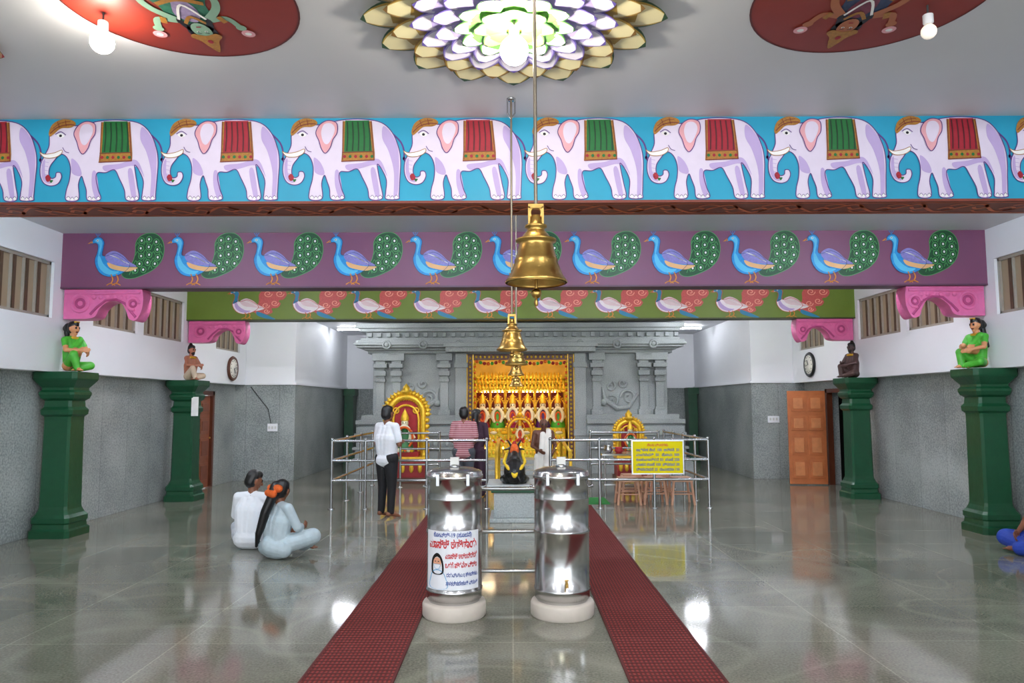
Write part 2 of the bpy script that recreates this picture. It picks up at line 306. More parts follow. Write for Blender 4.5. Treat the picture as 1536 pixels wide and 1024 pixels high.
def bird(mu,B,BL,T,TL,W1,W2,neck=None,curl=False):
    tail=[(50,60),(58,52),(66,40),(69,26),(69,12),(75,2),(86,-3),(99,-2),(109,8),(112,24),(108,40),(98,52),(84,60),(68,66),(56,66)]
    if not curl:
        mu.fill(tail,T,1)
        for (x,y) in ((78,8),(89,6),(100,10),(77,20),(89,18),(102,22),(78,32),(90,30),(103,34),(76,44),(88,42),(99,44),(70,54),(82,53)):
            mu.disc(x,y,4.6,5.2,TL,2,12); mu.disc(x,y,3.5,4,T,3,12); mu.disc(x,y,1.5,1.9,mwh,4,8)
        for (x,y) in ((72,14),(72,28),(84,12),(84,25),(84,37),(96,15),(96,28),(96,38),(70,42),(64,58),(92,50),(107,28),(106,16)): mu.stroke([(x-3,y+3),(x,y-3),(x+3,y+2)],.9,TL,2)
        mu.stroke(tail,.9,TL,2,True)
    else:
        tail=[(50,56),(58,46),(62,30),(62,14),(70,2),(84,-2),(98,-2),(112,2),(118,14),(112,26),(102,30),(106,38),(100,48),(88,50),(90,60),(78,66),(60,64)]
        mu.fill(tail,T,1)
        for (cx,cy,r) in ((80,12,9),(104,12,9),(94,36,8),(76,42,8),(78,57,6)):
            mu.stroke([(cx+r*(1-t/14)*math.cos(t*.75),cy+r*(1-t/14)*math.sin(t*.75)) for t in range(12)],1.8,TL,2)
        mu.fill([(58,58),(70,62),(88,72),(96,78),(78,76),(60,68)],bneck,2)
    body=[(4,9),(8,4),(16,3),(22,10),(21,20),(20,30),(26,32),(40,28),(54,36),(62,46),(56,55),(44,62),(32,64),(20,60),(12,50),(9,38),(12,27),(13,17),(10,12),(2,13)]
    mu.fill(body,B,3)
    mu.fill([(13,34),(16,32),(22,44),(34,54),(46,56),(36,61),(24,58),(15,48)],BL,4)
    if neck: mu.fill([(4,9),(8,4),(16,3),(22,10),(21,20),(20,31),(9,38),(12,27),(13,17),(10,12)],neck,4)
    else: mu.fill([(7,8),(14,5),(19,10),(18,20),(14,34),(14,26),(15,15)],BL,4)
    mu.fill([(24,32),(36,24),(50,30),(60,40),(72,48),(58,48),(44,46),(32,44)],W1,5); mu.fill([(28,42),(40,46),(56,49),(74,50),(60,56),(44,54),(32,50)],W2,6)
    for k in range(3): mu.stroke([(30+k*5,30+k*2),(42+k*5,34+k*3),(54+k*4,42+k*1.5)],.8,mwh,6)
    mu.disc(12,8,1.6,1.6,mwh,5,8); mu.disc(12,8,.8,.8,mblk,6,8)
    mu.fill([(4,8),(-3,13),(5,12)],pleg,5,False)
    for dx in (0,-4,4): mu.stroke([(12,3),(12+dx,-4)],.7,B if not neck else neck,4,smooth=False)
    for lx in (34,42): mu.stroke([(lx,60),(lx+3,68),(lx,75)],1.8,pleg,4); mu.stroke([(lx-6,77),(lx,74),(lx+7,77)],1.4,pleg,4)
    mu.stroke(body,.6 if not curl else 1.1,pdk if not curl else btail,7,True)
MP=Mural('peacock_frieze',lambda x,y,l:((x-768)*.00893,9.7-.002*l,3.995-(y-347)*.00904))
for i in range(11):
    MP.xf=lambda x,y,i=i:(134+119.3*i+x,350+y*.97); bird(MP,pb,pbl,pt,ptl,plil,pcream)
MP.build(parent=bp_,recalc=False)
MG=Mural('dove_frieze',lambda x,y,l:((x-768)*.01238,13.5-.0025*l,3.26-(y-480)*.0125))
for i in range(10):
    MG.xf=lambda x,y,i=i:(343+90.5*i+x*.74,434+y*.58); bird(MG,bw,elil,btail,btl,bwing,mwh,bneck,True)
MG.build(parent=bo,recalc=False)
# ------------------------------------------------------------------ brackets
def bracket(x0,sg,y0):
    b=MB('carved_bracket'); x0+=sg*.03
    P=[(0,0),(1.04,0),(1.06,-.14),(1.04,-.3),(.97,-.42),(.88,-.4),(.84,-.3),(.78,-.2),(.68,-.16),(.57,-.18),(.48,-.26),(.42,-.37),(.3,-.4),(0,-.4)]
    pts=[(x0+sg*a,3.248+z) for a,z in P]
    pts=pts[:1]+crom(pts[1:-1],4,False)+pts[-1:]
    b.prism(pts,pink,'Y',y0,y0+.24)
    pd=mat('bracket_pink_dark','#b04478',.5)
    yy=y0
    b.torus((x0+sg*.93,yy,3.248-.2),.08,.022,pink,'Y',20,6,.8,0); b.torus((x0+sg*.93,yy,3.248-.2),.04,.016,pd,'Y',16,6)
    b.torus((x0+sg*.22,yy,3.248-.19),.11,.025,pink,'Y',20,6); b.torus((x0+sg*.22,yy,3.248-.19),.055,.02,pd,'Y',16,6)
    b.tube([(x0+sg*t,yy,3.248-z) for t,z in ((.02,.05),(.4,.06),(.7,.05),(1.02,.05))],.02,pink)
    for t in range(6): b.sphere((x0+sg*(.4+t*.09),yy,3.248-.11),(.035,.02,.03),pink,10,6)
    b.tube([(x0+sg*t,yy,3.248-z) for t,z in ((.97,.38),(.9,.3),(.83,.2),(.7,.14),(.56,.15),(.45,.24),(.36,.34))],.018,pd)
    return b.build(bevel=.02)
bracket(XL,1,9.74); bracket(XR,-1,9.74); bracket(XL,1,13.54); bracket(XR,-1,13.54)
# ------------------------------------------------------------------ pillars
PROF=[(0,.42),(.09,.42),(.11,.38),(.17,.37),(.19,.39),(.25,.39),(.29,.34),(.35,.30),(.39,.29),(1.5,.275),(1.55,.28),(1.58,.33),(1.64,.34),(1.68,.29),(1.76,.28),(1.79,.34),(1.84,.37),(1.87,.37),(1.9,.33),(1.93,.33),(1.97,.38),(2.03,.45),(2.05,.46),(2.13,.46),(2.138,.45)]
def pillar(cx,cy):
    b=MB('green_pillar'); rings=[]
    for z,h in PROF:
        h*=.64; c=h*.16; r=[(h,h-c),(h-c,h),(-h+c,h),(-h,h-c),(-h,-h+c),(-h+c,-h),(h-c,-h),(h,-h+c)]
        rings.append([(cx+px,cy+py,z) for px,py in r])
    b.loft(rings,green,False); return b.build()
PXL,PXR=WL+.305,WR-.305
for p in ((PXL,9.8),(PXR,9.8),(PXL+.06,13.35),(PXR-.06,13.35)): pillar(*p)
for xa,xb in ((-4.86,-4.6),(5.1,5.36)):
    b=MB('green_pillar'); b.box(xa,xb,21.3,21.7,0,ZG,green); b.box(xa-.01,xb+.05,21.25,21.72,0,.2,green); b.box(xa-.01,xb+.05,21.25,21.72,1.95,ZG,green); b.build()
b=MB('paper_notice'); b.box(-5.72,-5.6,13.12,13.135,1.5,1.84,mat('paper','#e8e8e4',.7)); b.box(-5.72,-5.71,13.13,13.17,1.8,1.83,steel2); b.build()
# ------------------------------------------------------------------ figures (voxel-unioned tapered limbs)
def caps_mesh(caps):
    vs=[];fs=[]
    for a,b_,ra,rb,t in caps:
        d=(b_-a); L_=d.length; d=d.normalized() if L_>1e-6 else V((0,0,1)); u=d.orthogonal().normalized(); w=d.cross(u)
        seg=14; rings=[]
        for i in range(5): 
            an=-pi/2+pi/2*i/4; rings.append((a+d*ra*math.sin(an),max(ra*math.cos(an),ra*.02)))
        for i in range(5):
            an=pi/2*i/4; rings.append((b_+d*rb*math.sin(an),max(rb*math.cos(an),rb*.02)))
        base=len(vs)
        for p,r in rings:
            for k in range(seg): q=p+(u*math.cos(2*pi*k/seg)+w*math.sin(2*pi*k/seg))*r; vs.append(tuple(q))
        for i in range(len(rings)-1):
            for k in range(seg): fs.append((base+i*seg+k,base+i*seg+(k+1)%seg,base+(i+1)*seg+(k+1)%seg,base+(i+1)*seg+k))
        fs.append(tuple(base+k for k in range(seg))[::-1]); fs.append(tuple(base+(len(rings)-1)*seg+k for k in range(seg)))
    return vs,fs
def voxfig(name,caps,mats,loc=(0,0,0),rot=0,sc=1,vox=.0075,smooth=3):
    vs,fs=caps_mesh(caps); me=bpy.data.meshes.new('tmp'); me.from_pydata(vs,[],fs); o=bpy.data.objects.new('tmp',me); scene.collection.objects.link(o)
    r=o.modifiers.new('r','REMESH'); r.mode='VOXEL'; r.voxel_size=vox
    s_=o.modifiers.new('s','SMOOTH'); s_.iterations=smooth; s_.factor=.5
    dg=bpy.context.evaluated_depsgraph_get(); me2=bpy.data.meshes.new_from_object(o.evaluated_get(dg)); bpy.data.objects.remove(o)
    me2.name=name
    keys=list(mats.keys()); me2.materials.clear()
    for k in keys: me2.materials.append(mats[k])
    n=len(me2.polygons); cen=np.empty(n*3); me2.polygons.foreach_get('center',cen); cen=cen.reshape(-1,3)
    best=np.full(n,1e9); idx=np.zeros(n,int)
    for a,b_,ra,rb,t in caps:
        A=np.array(a);Bb=np.array(b_)-A; l2=max(Bb.dot(Bb),1e-9)
        tt=np.clip((cen-A)@Bb/l2,0,1); d=np.linalg.norm(cen-(A+tt[:,None]*Bb),axis=1)-(ra+(rb-ra)*tt)
        k=d<best; best[k]=d[k]; idx[k]=keys.index(t)
    me2.polygons.foreach_set('material_index',idx.astype(np.int32)); me2.polygons.foreach_set('use_smooth',[True]*n)
    o=bpy.data.objects.new(name,me2); scene.collection.objects.link(o)
    zmin=min(v.co.z for v in me2.vertices)
    for v in me2.vertices: v.co.z-=zmin
    o.location=loc; o.rotation_euler=(0,0,rot); o.scale=(sc,)*3
    return o
def fig(J,o):
    caps=[]; J={k:V(v) for k,v in J.items()}
    def c(a,b_,ra,rb,t): caps.append((V(a),V(b_),ra,rb,t))
    w=o.get('w',1); T=o['torso']; LG=o['legs']; SK='skin'
    hs=(J['hipR']-J['hipL']).normalized(); ss=(J['shR']-J['shL']).normalized()
    c(J['hipL'],J['hipR'],.105*w,.105*w,LG)
    for q in (-1,0,1):
        c(J['pel']+hs*.055*q,J['chest']+ss*.075*q,.098*w,.112*w,T)
        c(J['chest']+ss*.07*q,J['neck']+ss*.085*q-V((0,0,.09)),.108*w,.075,T)
    c(J['shL']+ss*.015,J['neck']-V((0,0,.03)),.06,.05,T); c(J['shR']-ss*.015,J['neck']-V((0,0,.03)),.06,.05,T)
    if o.get('hem'): c(J['pel']-V((0,0,.06))-hs*.06,J['pel']-V((0,0,.06))+hs*.06,.112*w,.112*w,T)
    if o.get('bust'):
        f=ss.cross(V((0,0,1)))*-1
        for q in (-1,1): c(J['chest']+ss*.075*q+f*.07,J['chest']+ss*.075*q+f*.08,.06,.055,o.get('blouse',T))
    hd=J['head']; f=V(o.get('look',(0,1,0))).normalized(); up=V(o.get('up',(0,0,1))); sd=f.cross(up).normalized(); up=sd.cross(f)
    c(J['neck']-V((0,0,.05)),hd-up*.05-f*.01,.054,.047,SK)
    c(hd+up*.03-f*.015,hd-up*.01+f*.012,.083,.078,SK); c(hd-up*.04+f*.025,hd-up*.085+f*.045,.06,.032,SK)
    c(hd+f*.088+up*.005,hd+f*.103-up*.028,.009,.014,SK)
    for q in (-1,1):
        c(hd+sd*q*.083+up*.005,hd+sd*q*.08-up*.025,.016,.011,SK)
        c(hd+f*.084+sd*q*.032+up*.008,hd+f*.083+sd*q*.036+up*.008,.011,.010,'hair')
        c(hd+f*.088+sd*q*.02+up*.03,hd+f*.08+sd*q*.045+up*.032,.006,.005,'hair')
    c(hd+f*.079-sd*.018-up*.056,hd+f*.079+sd*.018-up*.056,.009,.009,'lip')
    if o.get('bald'): c(hd-f*.03+up*.02,hd-f*.04-up*.02,.078,.07,'hair')
    else:
        c(hd-f*.025+up*.045,hd-f*.035-up*.02,.088,.082,'hair'); c(hd+f*.03+up*.075,hd-f*.02+up*.07,.05,.06,'hair')
    if o.get('beard'): c(hd-up*.07+f*.05,hd-up*.1+f*.06,.045,.03,'hair')
    for S in 'LR':
        q=-1 if S=='L' else 1
        sh,elb,wr=J['sh'+S],J['el'+S],J['wr'+S]
        c(sh,elb,.048,.04,SK); c(elb,wr,.039,.025,SK)
        sl=o.get('sleeve','short')
        if sl=='short': c(sh,sh.lerp(elb,.75),.062,.058,T)
        elif sl=='three': c(sh,elb,.06,.052,T); c(elb,elb.lerp(wr,.4),.052,.047,T)
        elif sl=='blouse': c(sh,sh.lerp(elb,.5),.056,.052,o.get('blouse',T))
        d=V(o.get('hd'+S,wr-elb)).normalized(); nrm=V(o.get('pn'+S,(-q,0,0))); sv=d.cross(nrm).normalized()
        pc=wr+d*.05
        c(wr,pc+sv*.012,.024,.022,SK); c(wr,pc-sv*.016,.023,.02,SK); c(pc-sv*.02+d*.03,pc+sv*.026+d*.03,.015,.016,SK)
        for k,(of,ln) in enumerate(((-.03,.06),(-.011,.075),(.01,.08),(.03,.07))):
            p0=pc+d*.035+sv*of; p1=p0+d*ln*.5+nrm*ln*.12; p2=p1+d*ln*.4+nrm*ln*.35
            c(p0,p1,.0095,.009,SK); c(p1,p2,.009,.0075,SK)
        p0=wr+d*.02+sv*.02; p1=p0+sv*.028+d*.03+nrm*.01; c(p0,p1,.012,.011,SK); c(p1,p1+d*.03+nrm*.01,.0105,.009,SK)
        hp,kn,an=J['hip'+S],J['kn'+S],J['an'+S]; toe=J['toe'+S]
        c(hp,kn,.085,.055,SK); c(kn,an,.052,.035,SK)
        fl=o.get('flare',0)
        c(hp,kn,.1*w,.072+fl,LG); c(kn,kn.lerp(an,o.get('leglen',.93)),.07+fl,.055+fl,LG)
        FT=o.get('foot',SK); c(an,toe,.037,.024,FT); c(an,an-(toe-an).normalized()*.045-V((0,0,.02)) if toe.z<an.z+.02 and an.z<.12 else an,.036,.034,FT)
        if FT==SK:
            dd=(toe-an).normalized(); s2=dd.cross(V((0,0,1))).normalized()
            for k in range(5): c(toe+s2*(k-2)*.016,toe+s2*(k-2)*.018+dd*(.04-abs(k-1)*.004),.011,.009,SK)
    return caps
STAND=dict(pel=(0,0,.95),chest=(0,0,1.2),neck=(0,-.005,1.45),head=(0,.015,1.585),shL=(-.175,0,1.39),shR=(.175,0,1.39),elL=(-.225,-.03,1.12),elR=(.225,-.03,1.12),wrL=(-.2,.06,.9),wrR=(.2,.06,.9),
 hipL=(-.085,0,.9),hipR=(.085,0,.9),knL=(-.095,.015,.49),knR=(.095,.015,.49),anL=(-.1,-.01,.08),anR=(.1,-.01,.08),toeL=(-.125,.14,.03),toeR=(.125,.14,.03))
base=dict(skin=skin,hair=hair,lip=lip)
J=dict(STAND,elL=(-.24,.02,1.12),elR=(.24,.02,1.12),wrL=(-.07,.22,1.13),wrR=(.07,.22,1.13))
voxfig('man_white_shirt',fig(J,dict(torso='shirt',legs='pants',hem=1,w=1.18,look=(.1,1,-.05),pnL=(.6,0,.5),pnR=(-.6,0,.5))),dict(base,shirt=shirtw,pants=blackp),(-1.9,11.2,0),-.6,.985)
J=dict(STAND,wrL=(-.1,.2,1.0),wrR=(.1,.2,1.0))
voxfig('man_striped_shirt',fig(J,dict(torso='shirt',legs='pants',hem=1,w=1.2)),dict(base,shirt=stripes,pants=denim),(-.84,12.8,0),-.1,.97)
cp=fig(dict(STAND,wrL=(-.1,.2,1.05),wrR=(.1,.2,1.05)),dict(torso='shirt',legs='shirt',sleeve='three',w=.95,flare=.03,look=(.6,.8,0)))
cp+= [(V((0,-.08,1.6)),V((0,-.12,1.1)),.07,.05,'hair'),(V((0,-.1,1.56)),V((0,-.11,1.5)),.05,.045,'fl')]
voxfig('woman_dark_dress',cp,dict(base,shirt=mat('dark_dress','#3c2436',.8),fl=orangef),(-.66,13.6,0),-.3,.94)
cp=fig(dict(STAND,elL=(-.24,.0,1.13),elR=(.23,.03,1.13),wrL=(-.16,.2,1.0),wrR=(.12,.22,1.05),neck=(0,.02,1.43),head=(0,.06,1.56)),dict(torso='skin',legs='dh',sleeve='none',flare=.04,bald=1,look=(0,1,-.15)))
cp+=[(V((-.1,.02,1.42)),V((-.09,.13,1.2)),.06,.06,'dh'),(V((-.09,.13,1.2)),V((-.04,.16,.75)),.06,.08,'dh'),(V((-.1,.0,1.43)),V((-.1,-.08,1.25)),.055,.05,'dh'),(V((0,.02,.98)),V((0,.03,.3)),.14,.14,'dh'),
     (V((.02,.08,1.36)),V((.04,.13,1.05)),.055,.07,'dh')]
voxfig('priest_white_dhoti',cp,dict(base,skin=skind,dh=mat('white_dhoti','#e6e4dc',.8,bump=.3,bscale=9)),(.54,12.9,0),pi+.1,.86)
SIT=dict(pel=(0,0,.14),chest=(0,.04,.38),neck=(0,.05,.6),head=(0,.09,.735),shL=(-.175,.04,.545),shR=(.175,.04,.545),elL=(-.25,.12,.32),elR=(.25,.12,.32),wrL=(-.16,.3,.24),wrR=(.16,.3,.24),
 hipL=(-.1,.02,.12),hipR=(.1,.02,.12),knL=(-.33,.3,.15),knR=(.33,.3,.15),anL=(.08,.38,.07),anR=(-.08,.34,.07),toeL=(.2,.4,.05),toeR=(-.2,.36,.05))
voxfig('seated_man_white_shirt',fig(SIT,dict(torso='shirt',legs='pants',hem=1,w=1.2,sleeve='three',look=(.75,.65,-.3))),dict(base,shirt=shirtw,pants=mat('pale_trousers','#c8ccd4',.8,bump=.3,bscale=9)),(-3.12,8.85,0),-.15,1.0)
J=dict(SIT,knR=(.3,.3,.2),anR=(.02,.4,.06),wrR=(.1,.34,.3))
cp=fig(J,dict(torso='kurta',legs='kurta',hem=1,w=1.08,sleeve='three',flare=.025,look=(-.2,.9,-.3)))
cp+=[(V((-.02,.02,.78)),V((0,-.03,.7)),.075,.07,'hair'),(V((0,-.03,.72)),V((-.06,-.1,.5)),.06,.055,'hair'),(V((-.06,-.1,.5)),V((-.12,-.14,.25)),.055,.04,'hair'),(V((-.12,-.14,.25)),V((-.17,-.13,.1)),.04,.015,'hair'),
     (V((-.09,-.01,.77)),V((.08,-.02,.77)),.042,.042,'fl'),(V((-.06,-.07,.72)),V((.05,-.08,.71)),.04,.04,'fl'),(V((0,-.05,.12)),V((-.15,0,.08)),.12,.1,'kurta'),(V((0,-.05,.12)),V((.15,0,.08)),.12,.1,'kurta')]
voxfig('seated_woman_long_braid',cp,dict(base,kurta=kurta,fl=orangef),(-2.64,8.3,0),-.6,.95)
cp=fig(SIT,dict(torso='sari',legs='sari',w=1.1,sleeve='blouse',blouse='sari',flare=.03,look=(.2,1,0)))
cp+=[(V((-.15,.0,.55)),V((.1,.12,.25)),.07,.1,'sari'),(V((0,-.09,.74)),V((0,-.1,.7)),.05,.05,'hair')]
voxfig('seated_woman_blue_sari',cp,dict(base,sari=sarib),(6.0,8.3,0),pi/2+.15,.97)
def statue(nm,loc,rot,cloth,sk,beard=False,sc=.8):
    J=dict(SIT,elL=(-.2,.12,.38),elR=(.2,.12,.38),wrL=(-.1,.26,.34),wrR=(.1,.28,.38),pel=(0,0,.15),chest=(0,.02,.38),neck=(0,.02,.62),head=(0,.04,.76),shL=(-.15,.02,.56),shR=(.15,.02,.56),
       hipL=(-.08,.02,.12),hipR=(.08,.02,.12),knL=(-.19,.22,.13),knR=(.15,.24,.3),anL=(.04,.24,.07),toeL=(.12,.22,.05),anR=(.1,.28,.07),toeR=(.12,.36,.05))
    cp=fig(J,dict(torso='skin' if beard else 'cloth',legs='cloth',sleeve='none' if beard else 'blouse',blouse='cloth',bust=not beard,w=.95 if beard else .8,beard=beard,look=(0,1,-.1)))
    if not beard: cp+=[(V((0,-.09,.79)),V((0,-.14,.77)),.075,.06,'hair'),(V((0,-.13,.7)),V((-.08,-.12,.4)),.045,.03,'hair'),(V((.04,.1,.36)),V((-.02,.1,.34)),.085,.08,'skin'),(V((-.1,.06,.58)),V((.06,.1,.4)),.055,.05,'cloth'),(V((-.05,.07,.6)),V((.05,.07,.6)),.02,.02,'gold'),(V((-.04,.1,.87)),V((.04,.1,.87)),.015,.015,'gold')]
    else: cp+=[(V((0,0,.85)),V((0,0,.9)),.07,.04,'hair'),(V((-.07,.08,.58)),V((.07,.08,.58)),.025,.025,'gold')]
    return voxfig(nm,cp,dict(base,skin=sk,cloth=cloth,gold=gold),loc,rot,sc,.008)
ZP=2.139
statue('statue_woman_green_sari',(PXL+.1,9.72,ZP),-pi/2-.35,sarig,skinw,sc=.78); statue('statue_woman_green_sari',(PXR-.1,9.72,ZP),pi/2+.35,sarig,skinw,sc=.78)
statue('statue_bearded_man',(PXL+.13,13.26,ZP),-pi/2-.4,mat('cream_cloth','#c8b49a',.6),mat('skin_brown_paint','#a86a50',.5),True,.74); statue('statue_bearded_man',(PXR-.13,13.26,ZP),pi/2+.4,mat('maroon_cloth','#4a3430',.6),mat('skin_dark_paint','#4a3230',.5),True,.74)
# ------------------------------------------------------------------ water drums
def drum(cx,cy,name):
    b=MB(name)
    b.lathe([(0,.245),(.015,.257),(.1,.257),(.12,.247),(.121,.0)],(cx,cy,0),mat('drum_base_plastic','#cfc5ba',.5),48)
    b.lathe([(.121,.205),(.14,.205),(.145,.222),(.2,.223),(.205,.229),(.225,.229),(.23,.222),(.66,.222),(.664,.229),(.685,.229),(.69,.222),(.93,.222),(.933,.225),(.94,.222),(1.09,.222),(1.093,.232),(1.125,.232),(1.128,.224),(1.145,.226),(1.155,.21),(1.175,.15),(1.185,.06),(1.186,.0)],(cx,cy,0),steel,64)
    b.lathe([(1.186,.045),(1.2,.045),(1.205,.03),(1.235,.03),(1.24,.0)],(cx,cy,0),steel2,24)
    b.box(cx-.035,cx+.035,cy-.03,cy+.03,1.2,1.26,mat('knob_white','#d8d8d4',.4))
    for s_ in (-1,1):
        b.tube([(cx+s_*.222,cy-.03,1.02),(cx+s_*.255,cy-.03,1.03),(cx+s_*.255,cy+.03,1.03),(cx+s_*.222,cy+.03,1.02)],.007,steel2)
        b.box(cx+s_*.12-.012,cx+s_*.12+.012,cy-.205,cy-.19,1.05,1.14,steel2)
    return b
b=drum(-.475,6.1,'steel_water_drum'); d1=b.build()
b=drum(.4,6.1,'steel_water_drum')
b.tube([(.42,5.88,.3),(.42,5.84,.3),(.42,5.83,.27)],.012,brass); b.tube([(.405,5.845,.325),(.435,5.845,.325)],.006,brass)
d2=b.build()
def cylmap(x,y,l,cx=-.475,cy=6.1,R=.2305):
    a=(x)/R; r=R+.0006*l; return (cx+r*math.sin(a),cy-r*math.cos(a),y)
paper=mat('poster_paper','#e9ecf2',.5,var=.02); ptred=mat('poster_red','#c8262c',.5); ptblue=mat('poster_blue','#24489c',.5); ptcy=mat('poster_cyan','#4aa8d8',.5)
P=Mural('mask_poster',cylmap)
n=24
gx=[-.25+.49*i/n for i in range(n+1)]
vs=[cylmap(x,z,0) for x in gx for z in (.245,.70)]; P.add(vs,[(2*i,2*i+2,2*i+3,2*i+1) for i in range(n)],paper)
P.xf=lambda x,y:((x+.14)*1.15-.125,.26+(y-.26)*1.02)
P.fill([(-.21,.26),(-.205,.34),(-.18,.385),(-.14,.4),(-.1,.385),(-.075,.34),(-.07,.26)],ptcy,3); P.fill([(-.19,.38),(-.185,.48),(-.14,.525),(-.1,.48),(-.092,.38),(-.14,.36)],hair,6); P.disc(-.14,.45,.032,.042,mat('poster_skin','#e2a888',.5),9,24); P.fill([(-.168,.44),(-.112,.44),(-.122,.41),(-.14,.403),(-.158,.41)],paper,12,False); P.stroke([(-.168,.44),(-.112,.44),(-.122,.41),(-.14,.403),(-.158,.41)],.003,ptcy,13,True,False)
for lx in (-.153,-.127): P.disc(lx,.462,.006,.004,hair,13,8)
P.build(parent=d1,recalc=False)
def text_mesh(body,size,m,fn,name,parent,align='CENTER',wmax=None,bold=.0):
    cu=bpy.data.curves.new(name,'FONT'); cu.body=body; cu.size=size; cu.align_x=align; cu.offset=bold; cu.resolution_u=3
    o=bpy.data.objects.new(name,cu); scene.collection.objects.link(o)
    dg=bpy.context.evaluated_depsgraph_get(); dg.update(); me=bpy.data.meshes.new_from_object(o.evaluated_get(dg)); bpy.data.objects.remove(o)
    if len(me.vertices)==0: return
    xs=[v.co.x for v in me.vertices]; wd=max(xs)-min(xs); k=1
    if wmax: k=wmax/wd
    for v in me.vertices: v.co=V(fn(v.co.x*k,v.co.y))
    me.materials.clear(); me.materials.append(m); o=bpy.data.objects.new(name,me); scene.collection.objects.link(o); o.parent=parent; return o
for (tx,sz,x,z,m,wm,bo_) in (("ಕೋವಿಡ್-19 (ಸೂಚನೆ)",.045,.0,.655,ptblue,.32,.001),("ಮಾಸ್ಕ್ ಕಡ್ಡಾಯ",.085,0,.57,ptred,.42,.0025),("ಮಾಸ್ಕ್ ಇಲ್ಲದಿದ್ದರೆ",.055,.08,.49,ptred,.27,.0015),("ಒಳಗೆ ಪ್ರವೇಶವಿಲ್ಲ",.055,.08,.42,ptred,.27,.0015),("ದಯವಿಟ್ಟು ಭಕ್ತಾದಿಗಳು",.042,.085,.35,ptblue,.26,.0008),("ಸಹಕರಿಸಬೇಕಾಗಿ ವಿನಂತಿ",.042,.085,.285,ptblue,.27,.0008)):
    text_mesh(tx,sz,m,lambda a,c,x=x,z=z:cylmap(a+x,c+z,6),'poster_lettering',d1,wmax=wm,bold=bo_)
b=MB('steel_barricade')
for x in (-.42,.36): b.tube([(x,6.75,0),(x,6.75,.96)],.02,steel2,12); b.lathe([(0,.06),(.01,.06),(.012,.02)],(x,6.75,0),steel2,16)
for z in (.2,.55,.93): b.tube([(-.42,6.75,z),(.36,6.75,z)],.018,steel2,12)
b.build()
# ------------------------------------------------------------------ carpets
for xa,xb in ((-1.31,-.735),(.71,1.303)):
    b=MB('red_carpet'); b.box(xa,xb,-1.0,12.4,0.0,.012,carpetm)
    e=mat('carpet_edge','#541816',.9); b.box(xa-.004,xa+.014,-1,12.4,0,.014,e); b.box(xb-.014,xb+.004,-1,12.4,0,.014,e)
    y=-.9
    while y<12.3: b.box(xa+.014,xb-.014,y,y+.014,.012,.0145,e); y+=.055
    b.build()
b=MB('green_mat'); b.box(1.15,1.65,12.6,13.4,0,.012,mat('green_mat_cloth','#1c7a34',.9)); b.build()
# ------------------------------------------------------------------ queue railing
def rail(name,path,hs=(1.1,.78,.46),m=steel2,step=1.0):
    b=MB(name)
    for i in range(len(path)-1):
        a,c=V((*path[i],0)),V((*path[i+1],0)); L_=(c-a).length; n=max(1,round(L_/step))
        for k in range(n+1):
            p=a.lerp(c,k/n)
            if k==0 and i>0: continue
            b.tube([p,p+V((0,0,hs[0]))],.024,m,10); b.lathe([(0,.055),(.012,.055),(.014,.02)],(p.x,p.y,0),m,14); b.sphere((p.x,p.y,hs[0]+.02),.03,m,10,6)
        for h in hs: b.tube([a+V((0,0,h)),c+V((0,0,h))],.022,m,10)
    return b.build()
rail('steel_railing',[(-.42,12.1),(-1.4,12.1),(-2.4,12.1),(-2.95,12.1),(-2.95,13.2),(-2.95,15.6)],step=1.2)
rail('steel_railing',[(.62,12.1),(1.42,12.1),(3.2,12.1),(3.2,15.6)],step=.9)
rail('steel_railing',[(-2.3,15.2),(-1.5,15.2)]); rail('steel_railing',[(1.6,15.2),(3.0,15.2)])
b=MB('brass_handrail')
for x in (-.28,1.02):
    b.tube([(x,13.0,0),(x,13.0,.85),(x,15.5,.95),(x,15.5,0)],.03,gold,10)
b.build()
yel=mat('board_yellow','#dccb00',.6,var=.03,spec=.2)
b=MB('yellow_notice_board'); b.box(1.95,2.76,12.0,12.03,.57,1.08,yel); b.box(1.93,2.78,11.995,12.035,.55,.57,steel2); b.box(1.93,2.78,11.995,12.035,1.08,1.1,steel2); b.box(1.93,1.95,11.995,12.035,.57,1.08,steel2); b.box(2.76,2.78,11.995,12.035,.57,1.08,steel2)
for x in (2.1,2.6): b.box(x-.01,x+.01,12.03,12.078,1.08,1.1,steel2)
yb=b.build()
for i,(tx,m) in enumerate((("ಸೇವಾ ವಿವರಗಳು",ptred),("ಅಭಿಷೇಕ ಸೇವೆ  100  ಅರ್ಚನೆ  20",ptblue),("ಮಂಗಳಾರತಿ  50   ಹೋಮ  500",ptblue),("ಕುಂಕುಮಾರ್ಚನೆ 50  ಪೂಜೆ 250",ptblue),("ವಾಹನ ಪೂಜೆ 100  ಪ್ರಸಾದ 30",ptblue),("ದೀಪಾರಾಧನೆ 25  ನಾಮಕರಣ 150",ptblue))):
    text_mesh(tx,.06,m,lambda a,c,i=i:(2.355+a,11.998,1.0-.078*i+c),'board_lettering',yb,wmax=.34 if i==0 else .7,bold=.001)
stm=mat('stool_plastic','#c49478',.5)
def stool(x,y):
    b=MB('plastic_stool'); b.box(x-.16,x+.16,y-.16,y+.16,.42,.45,stm); b.box(x-.17,x+.17,y-.17,y+.17,.38,.425,stm)
    for sx in (-1,1):
        for sy in (-1,1): b.tube([(x+sx*.19,y+sy*.19,0),(x+sx*.145,y+sy*.145,.4)],.022,stm,8)
    z=.18
    for s_ in (-1,1): b.tube([(x-.17,y+s_*.17,z),(x+.17,y+s_*.17,z)],.012,stm); b.tube([(x+s_*.17,y-.17,z),(x+s_*.17,y+.17,z)],.012,stm)
    return b.build(bevel=.008)
